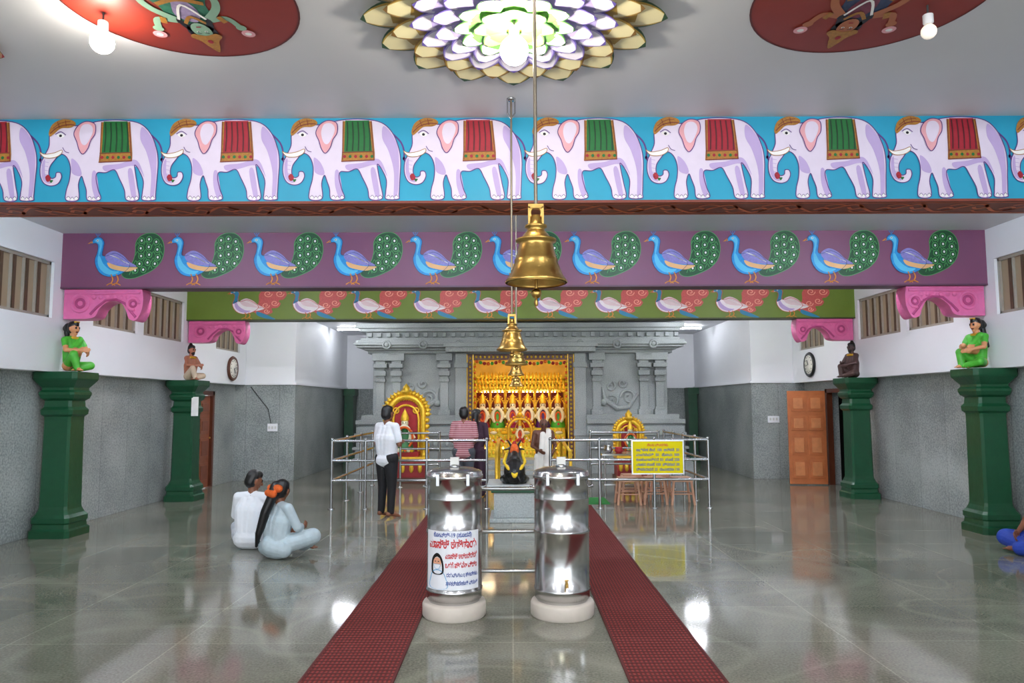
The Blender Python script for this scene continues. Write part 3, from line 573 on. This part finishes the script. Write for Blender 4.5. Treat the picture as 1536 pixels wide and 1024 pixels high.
for x,y in ((1.95,12.6),(2.4,12.65),(2.85,12.6),(2.1,13.15),(2.6,13.2)): stool(x,y)
b=MB('steel_table'); b.box(1.65,2.95,13.6,14.3,.74,.77,steel2)
for x in (1.7,2.9):
    for y in (13.65,14.25): b.tube([(x,y,0),(x,y,.74)],.02,steel2)
b.box(1.68,2.92,13.62,14.28,.2,.22,steel2); b.build()
for i,(x,m,h) in enumerate(((1.8,steel,.14),(2.0,redc,.1),(2.72,steel,.18))):
    b=MB('puja_vessel'); b.lathe([(0,.05),(.02,.07),(h*.5,.085),(h*.8,.06),(h,.075),(h+.01,.07),(h*.8,.05),(h*.79,0)],(x,13.9,.77),m,24); b.build()
# thrones
def throne(x,y,w_,h,nm):
    b=MB(nm); hw=w_/2; k_=w_/1.05
    b.box(x-hw,x+hw,y-.3,y+.35,0,.12,woodd); b.box(x-hw*.9,x+hw*.9,y-.25,y+.3,.12,.5,mat('throne_red','#8c1c20',.5,var=.2)); b.box(x-hw*.95,x+hw*.95,y-.28,y+.32,.5,.56,gold)
    for k in range(5): b.sphere((x-hw*.7+k*hw*.35,y-.26,.32),(.05,.03,.1),gold,10,6)
    zc=h-hw*1.0
    pts=[(x-hw*.72,.56),(x-hw*.72,zc)]+[(x+hw*.72*-math.cos(t),zc+hw*.72*math.sin(t)) for t in [pi*k/16 for k in range(1,16)]]+[(x+hw*.72,zc),(x+hw*.72,.56)]
    b.prism(pts,redc,'Y',y+.2,y+.28)
    r_=.065*k_
    b.tube([(p[0],y+.19,p[1]) for p in pts],r_,gold,10)
    b.tube([(x+(p[0]-x)*.74,y+.18,.56+(p[1]-.56)*.86) for p in pts],r_*.45,gold,8)
    for k in range(0,19):
        t=pi*k/18; b.sphere((x-hw*.92*math.cos(t),y+.2,zc+hw*.92*math.sin(t)),r_*.9,gold,10,6)
        b.tube([(x-hw*.6*math.cos(t),y+.19,zc+hw*.6*math.sin(t)),(x-hw*1.08*math.cos(t),y+.2,zc+hw*1.08*math.sin(t))],[.035*k_,.01],gold,6)
        b.sphere((x-hw*.62*math.cos(t),y+.18,zc+hw*.62*math.sin(t)),.022*k_,yellowf,8,5)
    for k in range(7):
        for s_ in (-1,1): b.sphere((x+s_*hw*.88,y+.2,.65+(zc-.65)*k/6),r_*.95,gold,10,6)
    b.lathe([(0,.06),(.06,.11),(.1,.07),(.16,.08),(.26,.0)],(x,y+.18,h-.1),gold,16)
    for s_ in (-1,1):
        b.lathe([(0,.05),(.05,.06),(.08,.035),(.3,.035),(.34,.06),(.4,.02),(.42,0)],(x+s_*hw*.85,y-.2,.56),gold,16)
        b.tube([(x+s_*hw*.85,y-.2,.85),(x+s_*hw*.85,y+.2,.95)],.03,gold)
        b.torus((x+s_*hw*.42,y+.17,zc+hw*.15),.06*k_,.018*k_,gold,'Y',14,6)
    b.box(x-hw*.6,x+hw*.6,y-.15,y+.15,.56,.66,redc)
    z=.66; s=k_*.9
    b.lathe([(0,.24*s),(.1*s,.22*s),(.3*s,.14*s),(.45*s,.16*s),(.55*s,.06*s),(.6*s,.05*s)],(x,y,z),mat('idol_silk','#2c6a3c',.5,var=.3),20); b.sphere((x,y,z+.69*s),(.09*s,.085*s,.11*s),silver)
    b.lathe([(0,.1*s),(.08*s,.1*s),(.18*s,.06*s),(.3*s,.0)],(x,y,z+.75*s),gold,16)
    for q in (-1,1):
        b.tube([(x+q*.14*s,y,z+.5*s),(x+q*.24*s,y-.05,z+.34*s),(x+q*.14*s,y-.14*s,z+.3*s)],.035*s,silver); b.sphere((x+q*.03*s,y-.078*s,z+.7*s),.014*s,black,8,5)
    b.torus((x,y-.1*s,z+.4*s),.15*s,.038*s,whitef,'Y',24,8,sy=1.5); b.torus((x,y-.14*s,z+.34*s),.21*s,.03*s,orangef,'Y',24,8,sy=1.2)
    for k in range(6): b.sphere((x-.2*s+.08*s*k,y-.2*s,.70),.05*s,(orangef,whitef,yellowf)[k%3],10,6)
    return b.build(bevel=.006)
throne(-2.36,16.2,1.05,2.0,'gilded_throne'); throne(2.6,16.3,.72,1.4,'gilded_throne')
# ------------------------------------------------------------------ nandi
b=MB('nandi_pedestal'); px,py=.03,11.1
b.box(px-.36,px+.36,py-.45,py+.45,0,.06,stone); b.box(px-.3,px+.3,py-.4,py+.4,.06,.42,stone); b.box(px-.34,px+.34,py-.43,py+.43,.42,.5,green); b.box(px-.4,px+.4,py-.47,py+.47,.5,.53,stone); b.build(bevel=.01)
cp=[]
def cc(a,b_,ra,rb,t='b'): cp.append((V(a),V(b_),ra,rb,t))
cc((0,-.22,.16),(0,.18,.17),.16,.16); cc((0,-.25,.14),(0,-.2,.2),.15,.16); cc((0,.1,.2),(0,.2,.36),.14,.11); cc((0,.05,.33),(0,.1,.38),.08,.07); cc((0,.2,.36),(0,.3,.46),.1,.085); cc((0,.3,.46),(0,.43,.4),.075,.05)
for s_ in (-1,1):
    cc((s_*.1,-.25,.08),(s_*.17,-.05,.05),.08,.05); cc((s_*.17,-.05,.05),(s_*.15,-.22,.03),.035,.03); cc((s_*.1,.2,.1),(s_*.13,.38,.04),.055,.035); cc((s_*.13,.38,.04),(s_*.12,.25,.03),.03,.03)
    cc((s_*.05,.28,.52),(s_*.1,.27,.6),.022,.012); cc((s_*.07,.27,.48),(s_*.15,.26,.46),.02,.012)
cc((0,-.37,.2),(.08,-.38,.05),.02,.02)
for s_ in (-1,1):
    cc((s_*.155,-.1,.3),(s_*.11,-.3,.25),.024,.024,'w'); cc((s_*.11,-.3,.25),(0,-.4,.12),.024,.026,'w'); cc((s_*.12,.08,.4),(s_*.155,-.1,.3),.024,.024,'w')
cc((0,.02,.46),(0,.1,.5),.07,.06,'y'); cc((0,.12,.55),(0,.13,.57),.04,.03,'r'); cc((0,-.15,.36),(0,-.05,.4),.06,.06,'b')
voxfig('nandi_bull_statue',cp,dict(b=black,w=yellowf,y=orangef,r=redc),(px,py-.02,.53),0,1.0,.007)
# ------------------------------------------------------------------ shrine
b=MB('granite_shrine'); Y0=18.5; YS=21.0
OL,OR=-1.14,1.56
def band(z0,z1,p,full=False,mm=stone,inner=0):
    for (xa,xb) in (((-3.5-p,3.9+p),) if full else ((-3.5-p,OL-.28+inner),(OR+.28-inner,3.9+p))):
        b.box(xa,xb,Y0-p,YS,z0,z1,mm)
for z0,z1,p in ((0,.28,.5),(.28,.36,.44),(.36,.58,.36),(.58,.64,.42),(.64,.8,.34),(.8,.92,.28),(.92,.98,.38),(.98,1.14,.34),(1.14,1.2,.26),(1.2,1.3,.36),(1.3,1.42,.24)): band(z0,z1,p)
band(1.42,2.96,0)
for z0,z1,p in ((2.96,3.04,.12),(3.04,3.1,.2),(3.1,3.16,.36),(3.16,3.22,.42),(3.22,3.28,.38),(3.28,3.34,.28),(3.34,3.5,.16),(3.5,3.58,.3),(3.58,3.7,.38)): band(z0,z1,p,True)
b.box(OL-.28,OR+.28,Y0-.02,Y0+.5,2.94,2.98,stone)
for k in range(34):
    x=-3.6+k*.232; b.box(x,x+.1,Y0-.26,Y0-.1,3.37,3.47,stone)
for x in (-3.1,-2.2,-1.3,1.7,2.6,3.5):
    b.torus((x,Y0-.42,3.16),.09,.025,stone,'Y',16,6); b.sphere((x,Y0-.42,3.16),(.05,.03,.05),stone,10,6)
for x in [-3.7+.15*k for k in range(16)]+[1.9+.15*k for k in range(16)]:
    b.sphere((x,Y0-.36,.72),(.06,.05,.07),stone,8,5)
def pil(x,w_,p=.1):
    for z0,z1,a,q in ((1.42,1.55,w_*.75,p+.05),(1.55,1.62,w_*.6,p),(1.62,2.25,w_*.5,p),(2.25,2.33,w_*.62,p+.03),(2.33,2.4,w_*.5,p),(2.4,2.52,w_*.7,p+.06),(2.52,2.6,w_*.5,p),(2.6,2.7,w_*.85,p+.1),(2.7,2.78,w_*.6,p+.04),(2.78,2.96,w_*1.0,p+.08)):
        b.box(x-a,x+a,Y0-q,Y0+.02,z0,z1,stone)
for x in (-3.3,-2.9,-1.7,2.12,3.3,3.7): pil(x,.2,.12)
for x in (OL-.14,OR+.14): b.box(x-.14,x+.14,Y0-.2,YS,0,2.96,stone); b.box(x-.17,x+.17,Y0-.24,Y0,.9,1.05,stone); b.box(x-.17,x+.17,Y0-.24,Y0,2.6,2.72,stone)
b.box(OL-.55,OR+.55,Y0-.5,Y0-.1,3.1,3.2,stone); b.box(OL-.5,OR+.5,Y0-.45,Y0-.1,2.98,3.1,stone)
for cx,sg in ((-2.3,1),(2.72,-1)):
    def sp(x,z,r,tn,rad,a0=0): b.tube([(x+sg*r*(1-t/(tn*10))*math.cos(a0+t*.45),Y0-.03,z+r*(1-t/(tn*10))*math.sin(a0+t*.45)) for t in range(int(tn*8))],rad,stone,8)
    sp(cx+.2,1.85,.2,2.4,.04); sp(cx-.2,1.75,.16,2.2,.035,1); sp(cx-.25,2.12,.13,2,.03,2); sp(cx+.05,2.2,.12,2,.03,3)
    b.tube([(cx-sg*.45,Y0-.03,1.95),(cx-sg*.2,Y0-.05,1.6),(cx+sg*.1,Y0-.06,1.58),(cx+sg*.4,Y0-.03,1.8),(cx+sg*.45,Y0-.02,2.1)],[.03,.06,.08,.06,.02],stone,10)
    b.sphere((cx+sg*.42,Y0-.04,1.72),(.1,.08,.09),stone)
yl=mat('sanctum_yellow','#e8bc4c',.6,var=.25,scale=3)
b.box(OL,OL+.06,Y0+.1,YS,0,2.98,yl); b.box(OR-.06,OR,Y0+.1,YS,0,2.98,yl); b.box(OL,OR,YS-.15,YS,0,2.98,yl); b.box(OL,OR,Y0,YS,2.94,2.96,yl)
b.box(OL,OR,Y0-.1,YS,0,.3,stone)
b.box(OL+.2,OR-.2,Y0-.45,Y0-.1,0,.2,stone); b.box(OL+.2,OR-.2,Y0-.8,Y0-.45,0,.1,stone)
sh=b.build(bevel=.012)
b=MB('carved_door_frame')
for xa,xb in ((OL,OL+.17),(OR-.17,OR)):
    b.box(xa,xb,Y0-.06,Y0+.1,.3,2.94,woodd)
    for k in range(24): b.sphere(((xa+xb)/2,Y0-.07,.42+k*.105),(.03,.02,.035),gold,8,6)
    b.box(xa-.0,xa+.02,Y0-.08,Y0,.3,2.94,gold); b.box(xb-.02,xb,Y0-.08,Y0,.3,2.94,gold)
b.box(OL+.17,OR-.17,Y0-.06,Y0+.1,2.8,2.94,woodd)
for k in range(22): b.sphere((OL+.24+k*.107,Y0-.07,2.87),(.03,.02,.035),gold,8,6)
for k in range(24): b.sphere((OL+.25+k*.096,Y0-.02,2.76-.06*abs(math.sin(k*.52))),.045,(orangef,sarig,redc)[k%3],10,6)
for xx in (OL+.2,OR-.2):
    for k in range(14): b.sphere((xx,Y0-.03,2.7-k*.075),.032,(yellowf,orangef)[k%2],8,5)
b.build(parent=sh)
b=MB('golden_altar')
for i,(z1,y0) in enumerate(((.5,19.3),(.7,19.45),(.88,19.6),(1.05,19.75))): b.box(OL+.15,OR-.15,y0,20.8,.3 if i==0 else (.5,.7,.88)[i-1],z1,goldp)
b.box(OL+.1,OR-.1,20.6,20.8,1.05,2.45,goldp)
for j,(z,yy) in enumerate(((2.06,20.0),(2.22,20.12),(2.38,20.24))):
    b.box(OL+.08+j*.05,OR-.08-j*.05,yy,20.6,z,z+.1,goldp)
    nn=26-j*2
    for k in range(nn):
        x=OL+.16+j*.06+k*((OR-OL-.32-j*.12)/(nn-1)); b.sphere((x,yy-.01,z+.06),(.034,.03,.05),gold,8,6); b.lathe([(0,.0),(-.02,.03),(-.06,.03),(-.08,0)],(x,yy+.02,z),gold,8); b.lathe([(0,.04),(.06,.02),(.1,0)],(x,yy+.04,z+.1),gold,8)
for k in range(24):
    for z,y in ((.42,19.3),(.62,19.45),(.8,19.6),(.98,19.75)): b.sphere((OL+.25+k*.098,y,z),(.03,.02,.05),gold,8,5)
for k in range(7):
    x=OL+.13+k*.408
    b.lathe([(0,.05),(.05,.05),(.07,.03),(.4,.025),(.45,.045),(.5,.03),(.92,.025),(.97,.05),(1.01,.05)],(x,20.05,1.05),gold,12)
for k in range(12):
    for j in range(4): b.sphere((OL+.3+k*.19,20.58,1.25+j*.22),(.06,.03,.08),gold,8,6)
b.torus((.2,19.42,1.0),.3,.035,gold,'Y',24,8,.5,0)
for k in range(15):
    t=pi*k/14; b.sphere((.2+.37*math.cos(t),19.42,1.0+.37*math.sin(t)),.035,gold,8,6)
for s_ in (-1,1): b.tube([(.2+s_*.3,19.42,.7),(.2+s_*.3,19.42,1.0)],.03,gold)
b.sphere((.2,19.4,1.4),(.07,.05,.07),gold)
for k in range(9):
    x=OL+.35+k*.24
    for q in range(7): b.sphere((x+q*.034,19.43-.0,.78-.09*math.sin(pi*q/6)),.028,(orangef,yellowf,whitef,redc)[(k+q)%4],8,5)
al=b.build()
redb=mat('alcove_red','#7c1418',.6,var=.2)
def deity(x,y,z,s_,cl,alc=True):
    b=MB('deity_idol'); 
    if alc: b.box(x-.17,x+.17,y+.3,y+.33,z,z+.95,redb)
    b.lathe([(0,.17*s_),(.05*s_,.18*s_),(.25*s_,.1*s_),(.34*s_,.12*s_),(.42*s_,.05*s_),(.45*s_,.04*s_)],(x,y,z),cl,18); b.sphere((x,y,z+.52*s_),(.075*s_,.07*s_,.09*s_),silver,14,8)
    b.lathe([(0,.08*s_),(.05*s_,.085*s_),(.1*s_,.06*s_),(.18*s_,.05*s_),(.26*s_,.0)],(x,y,z+.57*s_),gold,14)
    b.torus((x,y-.1*s_,z+.28*s_),.11*s_,.038*s_,whitef,'Y',20,8,sy=1.6); b.torus((x,y-.12*s_,z+.26*s_),.055*s_,.02*s_,orangef,'Y',16,6,sy=1.9); b.torus((x,y+.06*s_,z+.48*s_),.16*s_,.014*s_,gold,'Y',20,6,sy=1.4)
    for k in range(12): t=pi*k/11; b.sphere((x+.165*s_*math.cos(t),y+.06*s_,z+.5*s_+.25*s_*math.sin(t)),.018*s_,gold,8,5)
    b.sphere((x,y-.13*s_,z+.07*s_),.05*s_,redc,10,6)
    for q in (-1,1): b.tube([(x+q*.12*s_,y,z+.38*s_),(x+q*.17*s_,y-.05*s_,z+.25*s_),(x+q*.1*s_,y-.12*s_,z+.2*s_)],.025*s_,silver); b.sphere((x+q*.026*s_,y-.066*s_,z+.53*s_),.014*s_,black,8,5); b.sphere((x+q*.12*s_,y-.04,z+.45*s_),.03*s_,whitef,8,5)
    b.sphere((x,y-.075*s_,z+.57*s_),.012*s_,redc,8,5)
    return b.build()
cls=[redc,sarig,mat('magenta_silk','#a01860',.5),redc,mat('purple_silk','#501c70',.5),sarig]
for k in range(6): deity(OL+.334+k*.408,19.95,1.051,1.14,cls[k])
deity(.2,19.5,.701,.72,redc,False)
for k in range(8): 
    b=MB('flower_heap'); x=OL+.35+k*.29; b.sphere((x,19.67,.925),(.1,.05,.045),(orangef,whitef,yellowf)[k%3],12,6); b.build()
for k in range(5):
    x=OL+.45+k*.45
    b=MB('oil_lamp'); b.lathe([(0,.06),(.02,.06),(.03,.015),(.2,.015),(.22,.05),(.24,.05),(.235,.0)],(x,19.05,.3),brass,16)
    b.lathe([(.235,.012),(.26,.018),(.3,.0)],(x,19.05,.3),mat('flame','#ffb040',.5,emis=40),10); b.build()
# ------------------------------------------------------------------ bells
def bell(x,y,zm,R,H,ztop,hook=False):
    b=MB('brass_bell')
    prof=[(0,R),(.015*H,R*1.02),(.05*H,R*.97),(.12*H,R*.86),(.3*H,R*.7),(.34*H,R*.71),(.36*H,R*.67),(.55*H,R*.56),(.6*H,R*.54),(.61*H,R*.66),(.64*H,R*.66),(.65*H,R*.5),(.72*H,R*.4),(.76*H,R*.3),(.8*H,R*.28),(.82*H,R*.36),(.85*H,R*.36),(.86*H,R*.24),(.95*H,R*.2),(1.0*H,R*.14)]
    b.lathe(prof,(x,y,zm),brass,40,cap=False); b.lathe([(z-.004,r*.93) for z,r in prof[:14]],(x,y,zm),brass,40,cap=False)
    b.torus((x,y,zm+1.04*H),R*.2,R*.06,brass,'Y',16,8)
    for s_ in (-1,1): b.box(x+s_*R*.22-.006,x+s_*R*.22+.006,y-.02,y+.02,zm+.85*H,zm+1.12*H,brass)
    b.box(x-R*.25,x+R*.25,y-.02,y+.02,zm+1.1*H,zm+1.16*H,brass)
    b.tube([(x,y,zm+.7*H),(x,y,zm-.12*H)],.008,brass); b.sphere((x,y,zm-.15*H),R*.17,brass); b.lathe([(0,.0),(.01,R*.06),(.04,R*.04),(.05,0)],(x,y,zm-.15*H-R*.17-.045),brass,12)
    b.tube([(x,y,zm+1.14*H),(x,y,ztop)],.008 if hook else .01,mat('bell_rod','#8a8070',.4,.8)); b.lathe([(0,.0),(.001,.03),(.02,.03)],(x,y,ztop-.02),steel2,14)
    if hook:
        for s_ in (-1,1): b.tube([(x+s_*.03,y,ztop),(x+s_*.03,y,ztop-.12),(x,y,ztop-.17)],.006,steel2)
    return b.build()
bell(.135,4.0,2.36,.17,.38,4.118); bell(.0,5.65,2.11,.118,.24,4.118,True); bell(.05,8.2,2.13,.13,.2,3.998,True); bell(.06,11.3,2.13,.13,.22,3.998); bell(.07,12.9,2.0,.12,.22,3.998)
# ------------------------------------------------------------------ ceiling lotus & medallions
g1=mat('petal_cream','#e6dcae',.5,var=.06); g2=mat('petal_gold','#b4923c',.5,var=.15,scale=20); g3=mat('petal_brown','#7c5a20',.5,var=.2)
l1=mat('petal_white','#e4e0f0',.5,var=.03); l2=mat('petal_lilac','#a89cd0',.5,var=.05); l3=mat('petal_violet','#5a4c9c',.5); gr1=mat('petal_green','#68ac52',.5); gr0=mat('petal_edge_green','#2c4c30',.5)
def lotus(name,cx,cy,zc,S,rings):
    b=MB(name)
    b.lathe([(0,S*.6),(-.02*S,S*.6),(-.06*S,S*.35),(-.1*S,S*.2),(-.11*S,0)],(cx,cy,zc),g2,40)
    for (r0,r1,n,wd,z0,lift,(ma,mb,mc),off) in rings:
        for k in range(n):
            a=2*pi*(k+off)/n; ca,sa=math.cos(a),math.sin(a); U,W=17,16; grid=[]
            for j in range(W):
                v=j/(W-1); hwid=wd*(math.sin(min(1,v*1.3+.3)*pi*.5) if v<.55 else max(0,math.cos((v-.55)/.45*pi/2))**.75)+.001
                for i in range(U):
                    u=-1+2*i/(U-1); r=S*(r0+(r1-r0)*v) ; t=S*hwid*u
                    z=zc-S*(z0+lift*v*v+.03*(1-u*u)*(1-v))
                    grid.append((cx+ca*r-sa*t,cy+sa*r+ca*t,min(z,zc-.003)))
            for j in range(W-1):
                for i in range(U-1):
                    uu=abs(-1+2*(i+.5)/(U-1)); vv=(j+.5)/(W-1)
                    m=mc if (uu>.93 or vv>.96) else (mb if (uu>.7 or vv<.5+.12*(1-uu)) else ma)
                    b.add([grid[j*U+i],grid[j*U+i+1],grid[(j+1)*U+i+1],grid[(j+1)*U+i]],[(0,1,2,3)],m,True)
    return b
RG=[(.5,1.0,16,.175,.015,.045,(g1,g2,gr0),0),(.4,.84,16,.15,.04,.045,(g1,g2,g3),.5),(.32,.68,16,.125,.062,.045,(l1,l2,l3),0),(.24,.54,14,.11,.085,.04,(l1,l2,l3),.5),(.14,.4,12,.095,.105,.035,(l1,gr1,gr0),0),(.05,.27,8,.09,.12,.03,(mat('petal_yellow','#eee478',.5),gr1,gr0),0)]
b=lotus('ceiling_lotus',.02,4.34,4.12,.95,RG); b.build(recalc=False)
for cx in (-3.85,4.05):
    b=lotus('ceiling_lotus',cx,4.55,4.12,.48,[(.5,1.0,10,.28,.02,.08,(mat('petal_peach','#d89a74',.5),gr1,redc),0),(.3,.75,10,.2,.08,.08,(gr1,gr0,g1),.5),(.1,.5,8,.16,.14,.08,(redc,gr1,g2),0)]); b.build(recalc=False)
mred2=mat('medallion_red','#8c2c1c',.5,var=.06)
def medallion(cx,cy,skn,cl1,cl2,nm):
    mu=Mural(nm,lambda x,y,l:(cx+x,cy+y,4.118-.002*l))
    mu.disc(0,0,.7,.7,mred2,0,64); mu.stroke([(.7*math.cos(2*pi*k/64),.7*math.sin(2*pi*k/64)) for k in range(64)],.012,mat('medallion_edge','#5a1c14',.5),1,True,False)
    mu.xf=lambda x,y:(x*.72,y*1.0)
    mu.fill([(-.42,-.5),(.42,-.5),(.46,-.3),(.3,-.1),(.2,.05),(.2,.2),(.1,.27),(-.1,.27),(-.2,.2),(-.2,.05),(-.3,-.1),(-.46,-.3)],cl1,1)
    mu.fill([(-.2,-.4),(-.05,-.1),(-.12,.15),(.02,.24),(.1,.1),(.02,-.15),(.12,-.45)],cl2,2)
    mu.fill([(-.4,-.45),(-.2,-.35),(0,-.42),(.2,-.35),(.4,-.45),(.3,-.2),(0,-.28),(-.3,-.2)],cl2,2)
    for s_ in (-1,1):
        mu.stroke([(s_*.14,.2),(s_*.27,.08),(s_*.3,-.04),(s_*.16,-.1)],.065,skn,3); mu.disc(s_*.15,-.1,.05,.035,skn,4)
        mu.stroke([(s_*.15,.22),(s_*.3,.2),(s_*.36,.3)],.055,skn,2); mu.disc(s_*.37,.31,.045,.035,skn,3); mu.stroke([(s_*.24,.17),(s_*.27,.24)],.05,mgold,4)
        mu.disc(s_*.4,.38,.06,.045,epink,4); mu.disc(s_*.4,.38,.03,.02,mwh,5)
        mu.fill([(s_*.08,.36),(s_*.13,.3),(s_*.15,.18),(s_*.1,.22)],hair,2)
    mu.fill([(-.11,.3),(-.12,.4),(0,.47),(.12,.4),(.11,.3),(0,.24)],hair,2)
    mu.disc(0,.34,.085,.095,skn,3); mu.fill([(-.1,.38),(-.14,.42),(-.08,.48),(-.05,.55),(0,.63),(.05,.55),(.08,.48),(.14,.42),(.1,.38),(0,.405)],mgold,4)
    mu.disc(0,.48,.025,.025,mred,5,10); mu.stroke([(-.09,.25),(0,.17),(.09,.25)],.03,mgold,4); mu.stroke([(-.12,.2),(0,.03),(.12,.2)],.022,mwh,4)
    for s_ in (-1,1): mu.disc(s_*.035,.35,.016,.008,mwh,4,10); mu.disc(s_*.035,.35,.007,.007,mblk,5,8); mu.stroke([(s_*.015,.372),(s_*.055,.37)],.006,mblk,5,smooth=False)
    mu.stroke([(-.02,.29),(.02,.29)],.012,mred,5,smooth=False)
    for k in range(24): mu.disc(-.34+.68*((k*7)%24)/23,-.42+.3*((k*5)%11)/10,.018,.018,(mgold,mgr,epink,ptcy)[k%4],5,8)
    mu.stroke([(-.2,.02),(0,-.03),(.2,.02)],.04,mgold,4)
    return mu.build(recalc=False)
medallion(-2.0,4.22,mat('deity_green_skin','#8ab098',.5),mat('deity_teal','#2c7058',.5,var=.5,scale=30),mat('deity_purple','#9a8ab0',.5,var=.4,scale=30),'ceiling_painting')
medallion(2.17,4.2,mat('deity_tan_skin','#b06a44',.5),mat('deity_indigo','#2c3c5c',.5,var=.5,scale=30),mat('deity_maroon','#7a3448',.5,var=.4,scale=30),'ceiling_painting')
# ------------------------------------------------------------------ lamps
def bulb(name,x,y,z,r,st,ztop,col='#fff4e4'):
    b=MB(name); b.lathe([(0,.03),(-.05,.03),(-.06,.022)],(x,y,z+r+.06),mat('lamp_holder','#d8d8d8',.4),14)
    b.sphere((x,y,z),r,mat('lamp_glow_%d'%(st*10),col,.4,emis=st,var=0),18,12)
    if ztop>z+r+.06: b.tube([(x,y,z+r+.04),(x,y,ztop)],.006,mat('cord','#303030',.6))
    return b.build()
bulb('ceiling_bulb',.02,4.22,3.8,.085,150,4.0)
bulb('ceiling_bulb',-2.52,4.35,3.93,.07,80,4.12)
bulb('ceiling_bulb',2.55,4.3,3.95,.045,.4,4.12)
def tube_or_fill_light(x0,x1,y,z,st,col='#f4f7ff'):  # shared by the real tubes near the shrine and the added fill tubes
    b=MB('tube_or_fill_light'); b.box(x0,x1,y-.03,y+.03,z+.02,z+.055,mat('tube_housing','#e8e8e8',.5)); b.tube([(x0+.03,y,z),(x1-.03,y,z)],.018,mat('tube_glow_%d'%st,col,.4,emis=st,var=0),10)
    b.box(x0,x0+.03,y-.02,y+.02,z-.02,z+.03,M['tube_housing']); b.box(x1-.03,x1,y-.02,y+.02,z-.02,z+.03,M['tube_housing']); return b.build()
for y,z,st in ((6.9,3.94,200),(10.4,3.94,190),(14.3,3.69,140)):  # unseen tubes behind the beams, added to brighten the hall
    for x in (-4.4,-1.3,1.7,4.8): tube_or_fill_light(x-.6,x+.6,y,z,st)
tube_or_fill_light(-4.0,-3.3,17.2,3.69,110); tube_or_fill_light(3.7,4.4,17.2,3.69,110)
for x in (-4.3,4.7): tube_or_fill_light(x-.4,x+.4,19.6,3.69,80)
for y in (-1.5,1.0):  # unseen tubes out of frame, added as fill for the front bay
    for x in (-4.3,-1.6,1.8,4.5): tube_or_fill_light(x-.6,x+.6,y,4.06,150)
b=MB('sanctum_lamp')
wl=mat('sanctum_glow','#ffe2b0',.4,emis=130,var=0)
for x in (OL+.5,.2,OR-.5): b.box(x-.2,x+.2,18.85,18.93,2.9,2.938,M['tube_housing']); b.tube([(x-.18,18.89,2.88),(x+.18,18.89,2.88)],.02,wl,10)
b.build(parent=sh)
b=MB('altar_strip_lamp'); b.tube([(OL+.3,20.4,2.02),(OR-.3,20.4,2.02)],.012,mat('altar_glow','#ffe0a8',.4,emis=50,var=0),8)
for x in (OL+.3,OR-.3): b.tube([(x,20.4,2.02),(x,20.4,2.06)],.01,gold)
b.build(parent=al)
def clock(x,sg,y,z,rim):
    b=MB('wall_clock'); T=Matrix.Translation((x,y,z))@Matrix.Rotation(sg*pi/2,4,'Y'); b.T=T
    b.lathe([(0,.25),(.03,.27),(.06,.25),(.05,.21)],(0,0,0),rim,40); b.lathe([(.03,.21),(.055,.2),(.056,0)],(0,0,0),mat('clock_face','#ece8dc',.4),40)
    for k in range(12): a=k*pi/6; b.box(.17*math.cos(a)-.01,.17*math.cos(a)+.01,.17*math.sin(a)-.01,.17*math.sin(a)+.01,.055,.06,black)
    b.tube([(0,0,.062),(.1,.06,.062)],.007,black); b.tube([(0,0,.064),(-.03,.16,.064)],.005,black); return b.build()
clock(XL,1,15.75,2.47,mat('clock_brown','#5a3020',.4)); clock(XR,-1,15.6,2.5,black)
b=MB('switch_board'); b.box(-5.5,-5.28,16.57,16.6,1.1,1.27,white); b.tube([(-5.43,16.585,1.27),(-5.5,16.585,1.6),(-5.9,16.585,2.1)],.008,black)
for k in range(3): b.box(-5.48+k*.07,-5.44+k*.07,16.56,16.57,1.15,1.21,M['knob_white'])
b.build()
b=MB('switch_board'); b.box(5.75,6.0,16.57,16.6,1.25,1.4,white)
for k in range(3): b.box(5.78+k*.07,5.82+k*.07,16.56,16.57,1.3,1.36,M['knob_white'])
b.build()
# ------------------------------------------------------------------ world, camera
wd=bpy.data.worlds.new('World'); scene.world=wd; wd.use_nodes=True
bg=wd.node_tree.nodes['Background']; bg.inputs[0].default_value=(.9,.95,1,1); bg.inputs[1].default_value=2.8
cam=bpy.data.cameras.new('cam'); cam.lens=1100/1536*36; cam.sensor_width=36; cam.clip_start=.05
co=bpy.data.objects.new('camera',cam); scene.collection.objects.link(co)
th=math.atan(93/1100)
co.matrix_world=Matrix.Translation((0,0,1.7))@Matrix.Rotation(pi/2+th,4,'X')@Matrix.Rotation(math.radians(-.22),4,'Z')
scene.camera=co
scene.view_settings.view_transform='Standard'; scene.view_settings.look='None'; scene.view_settings.exposure=.28
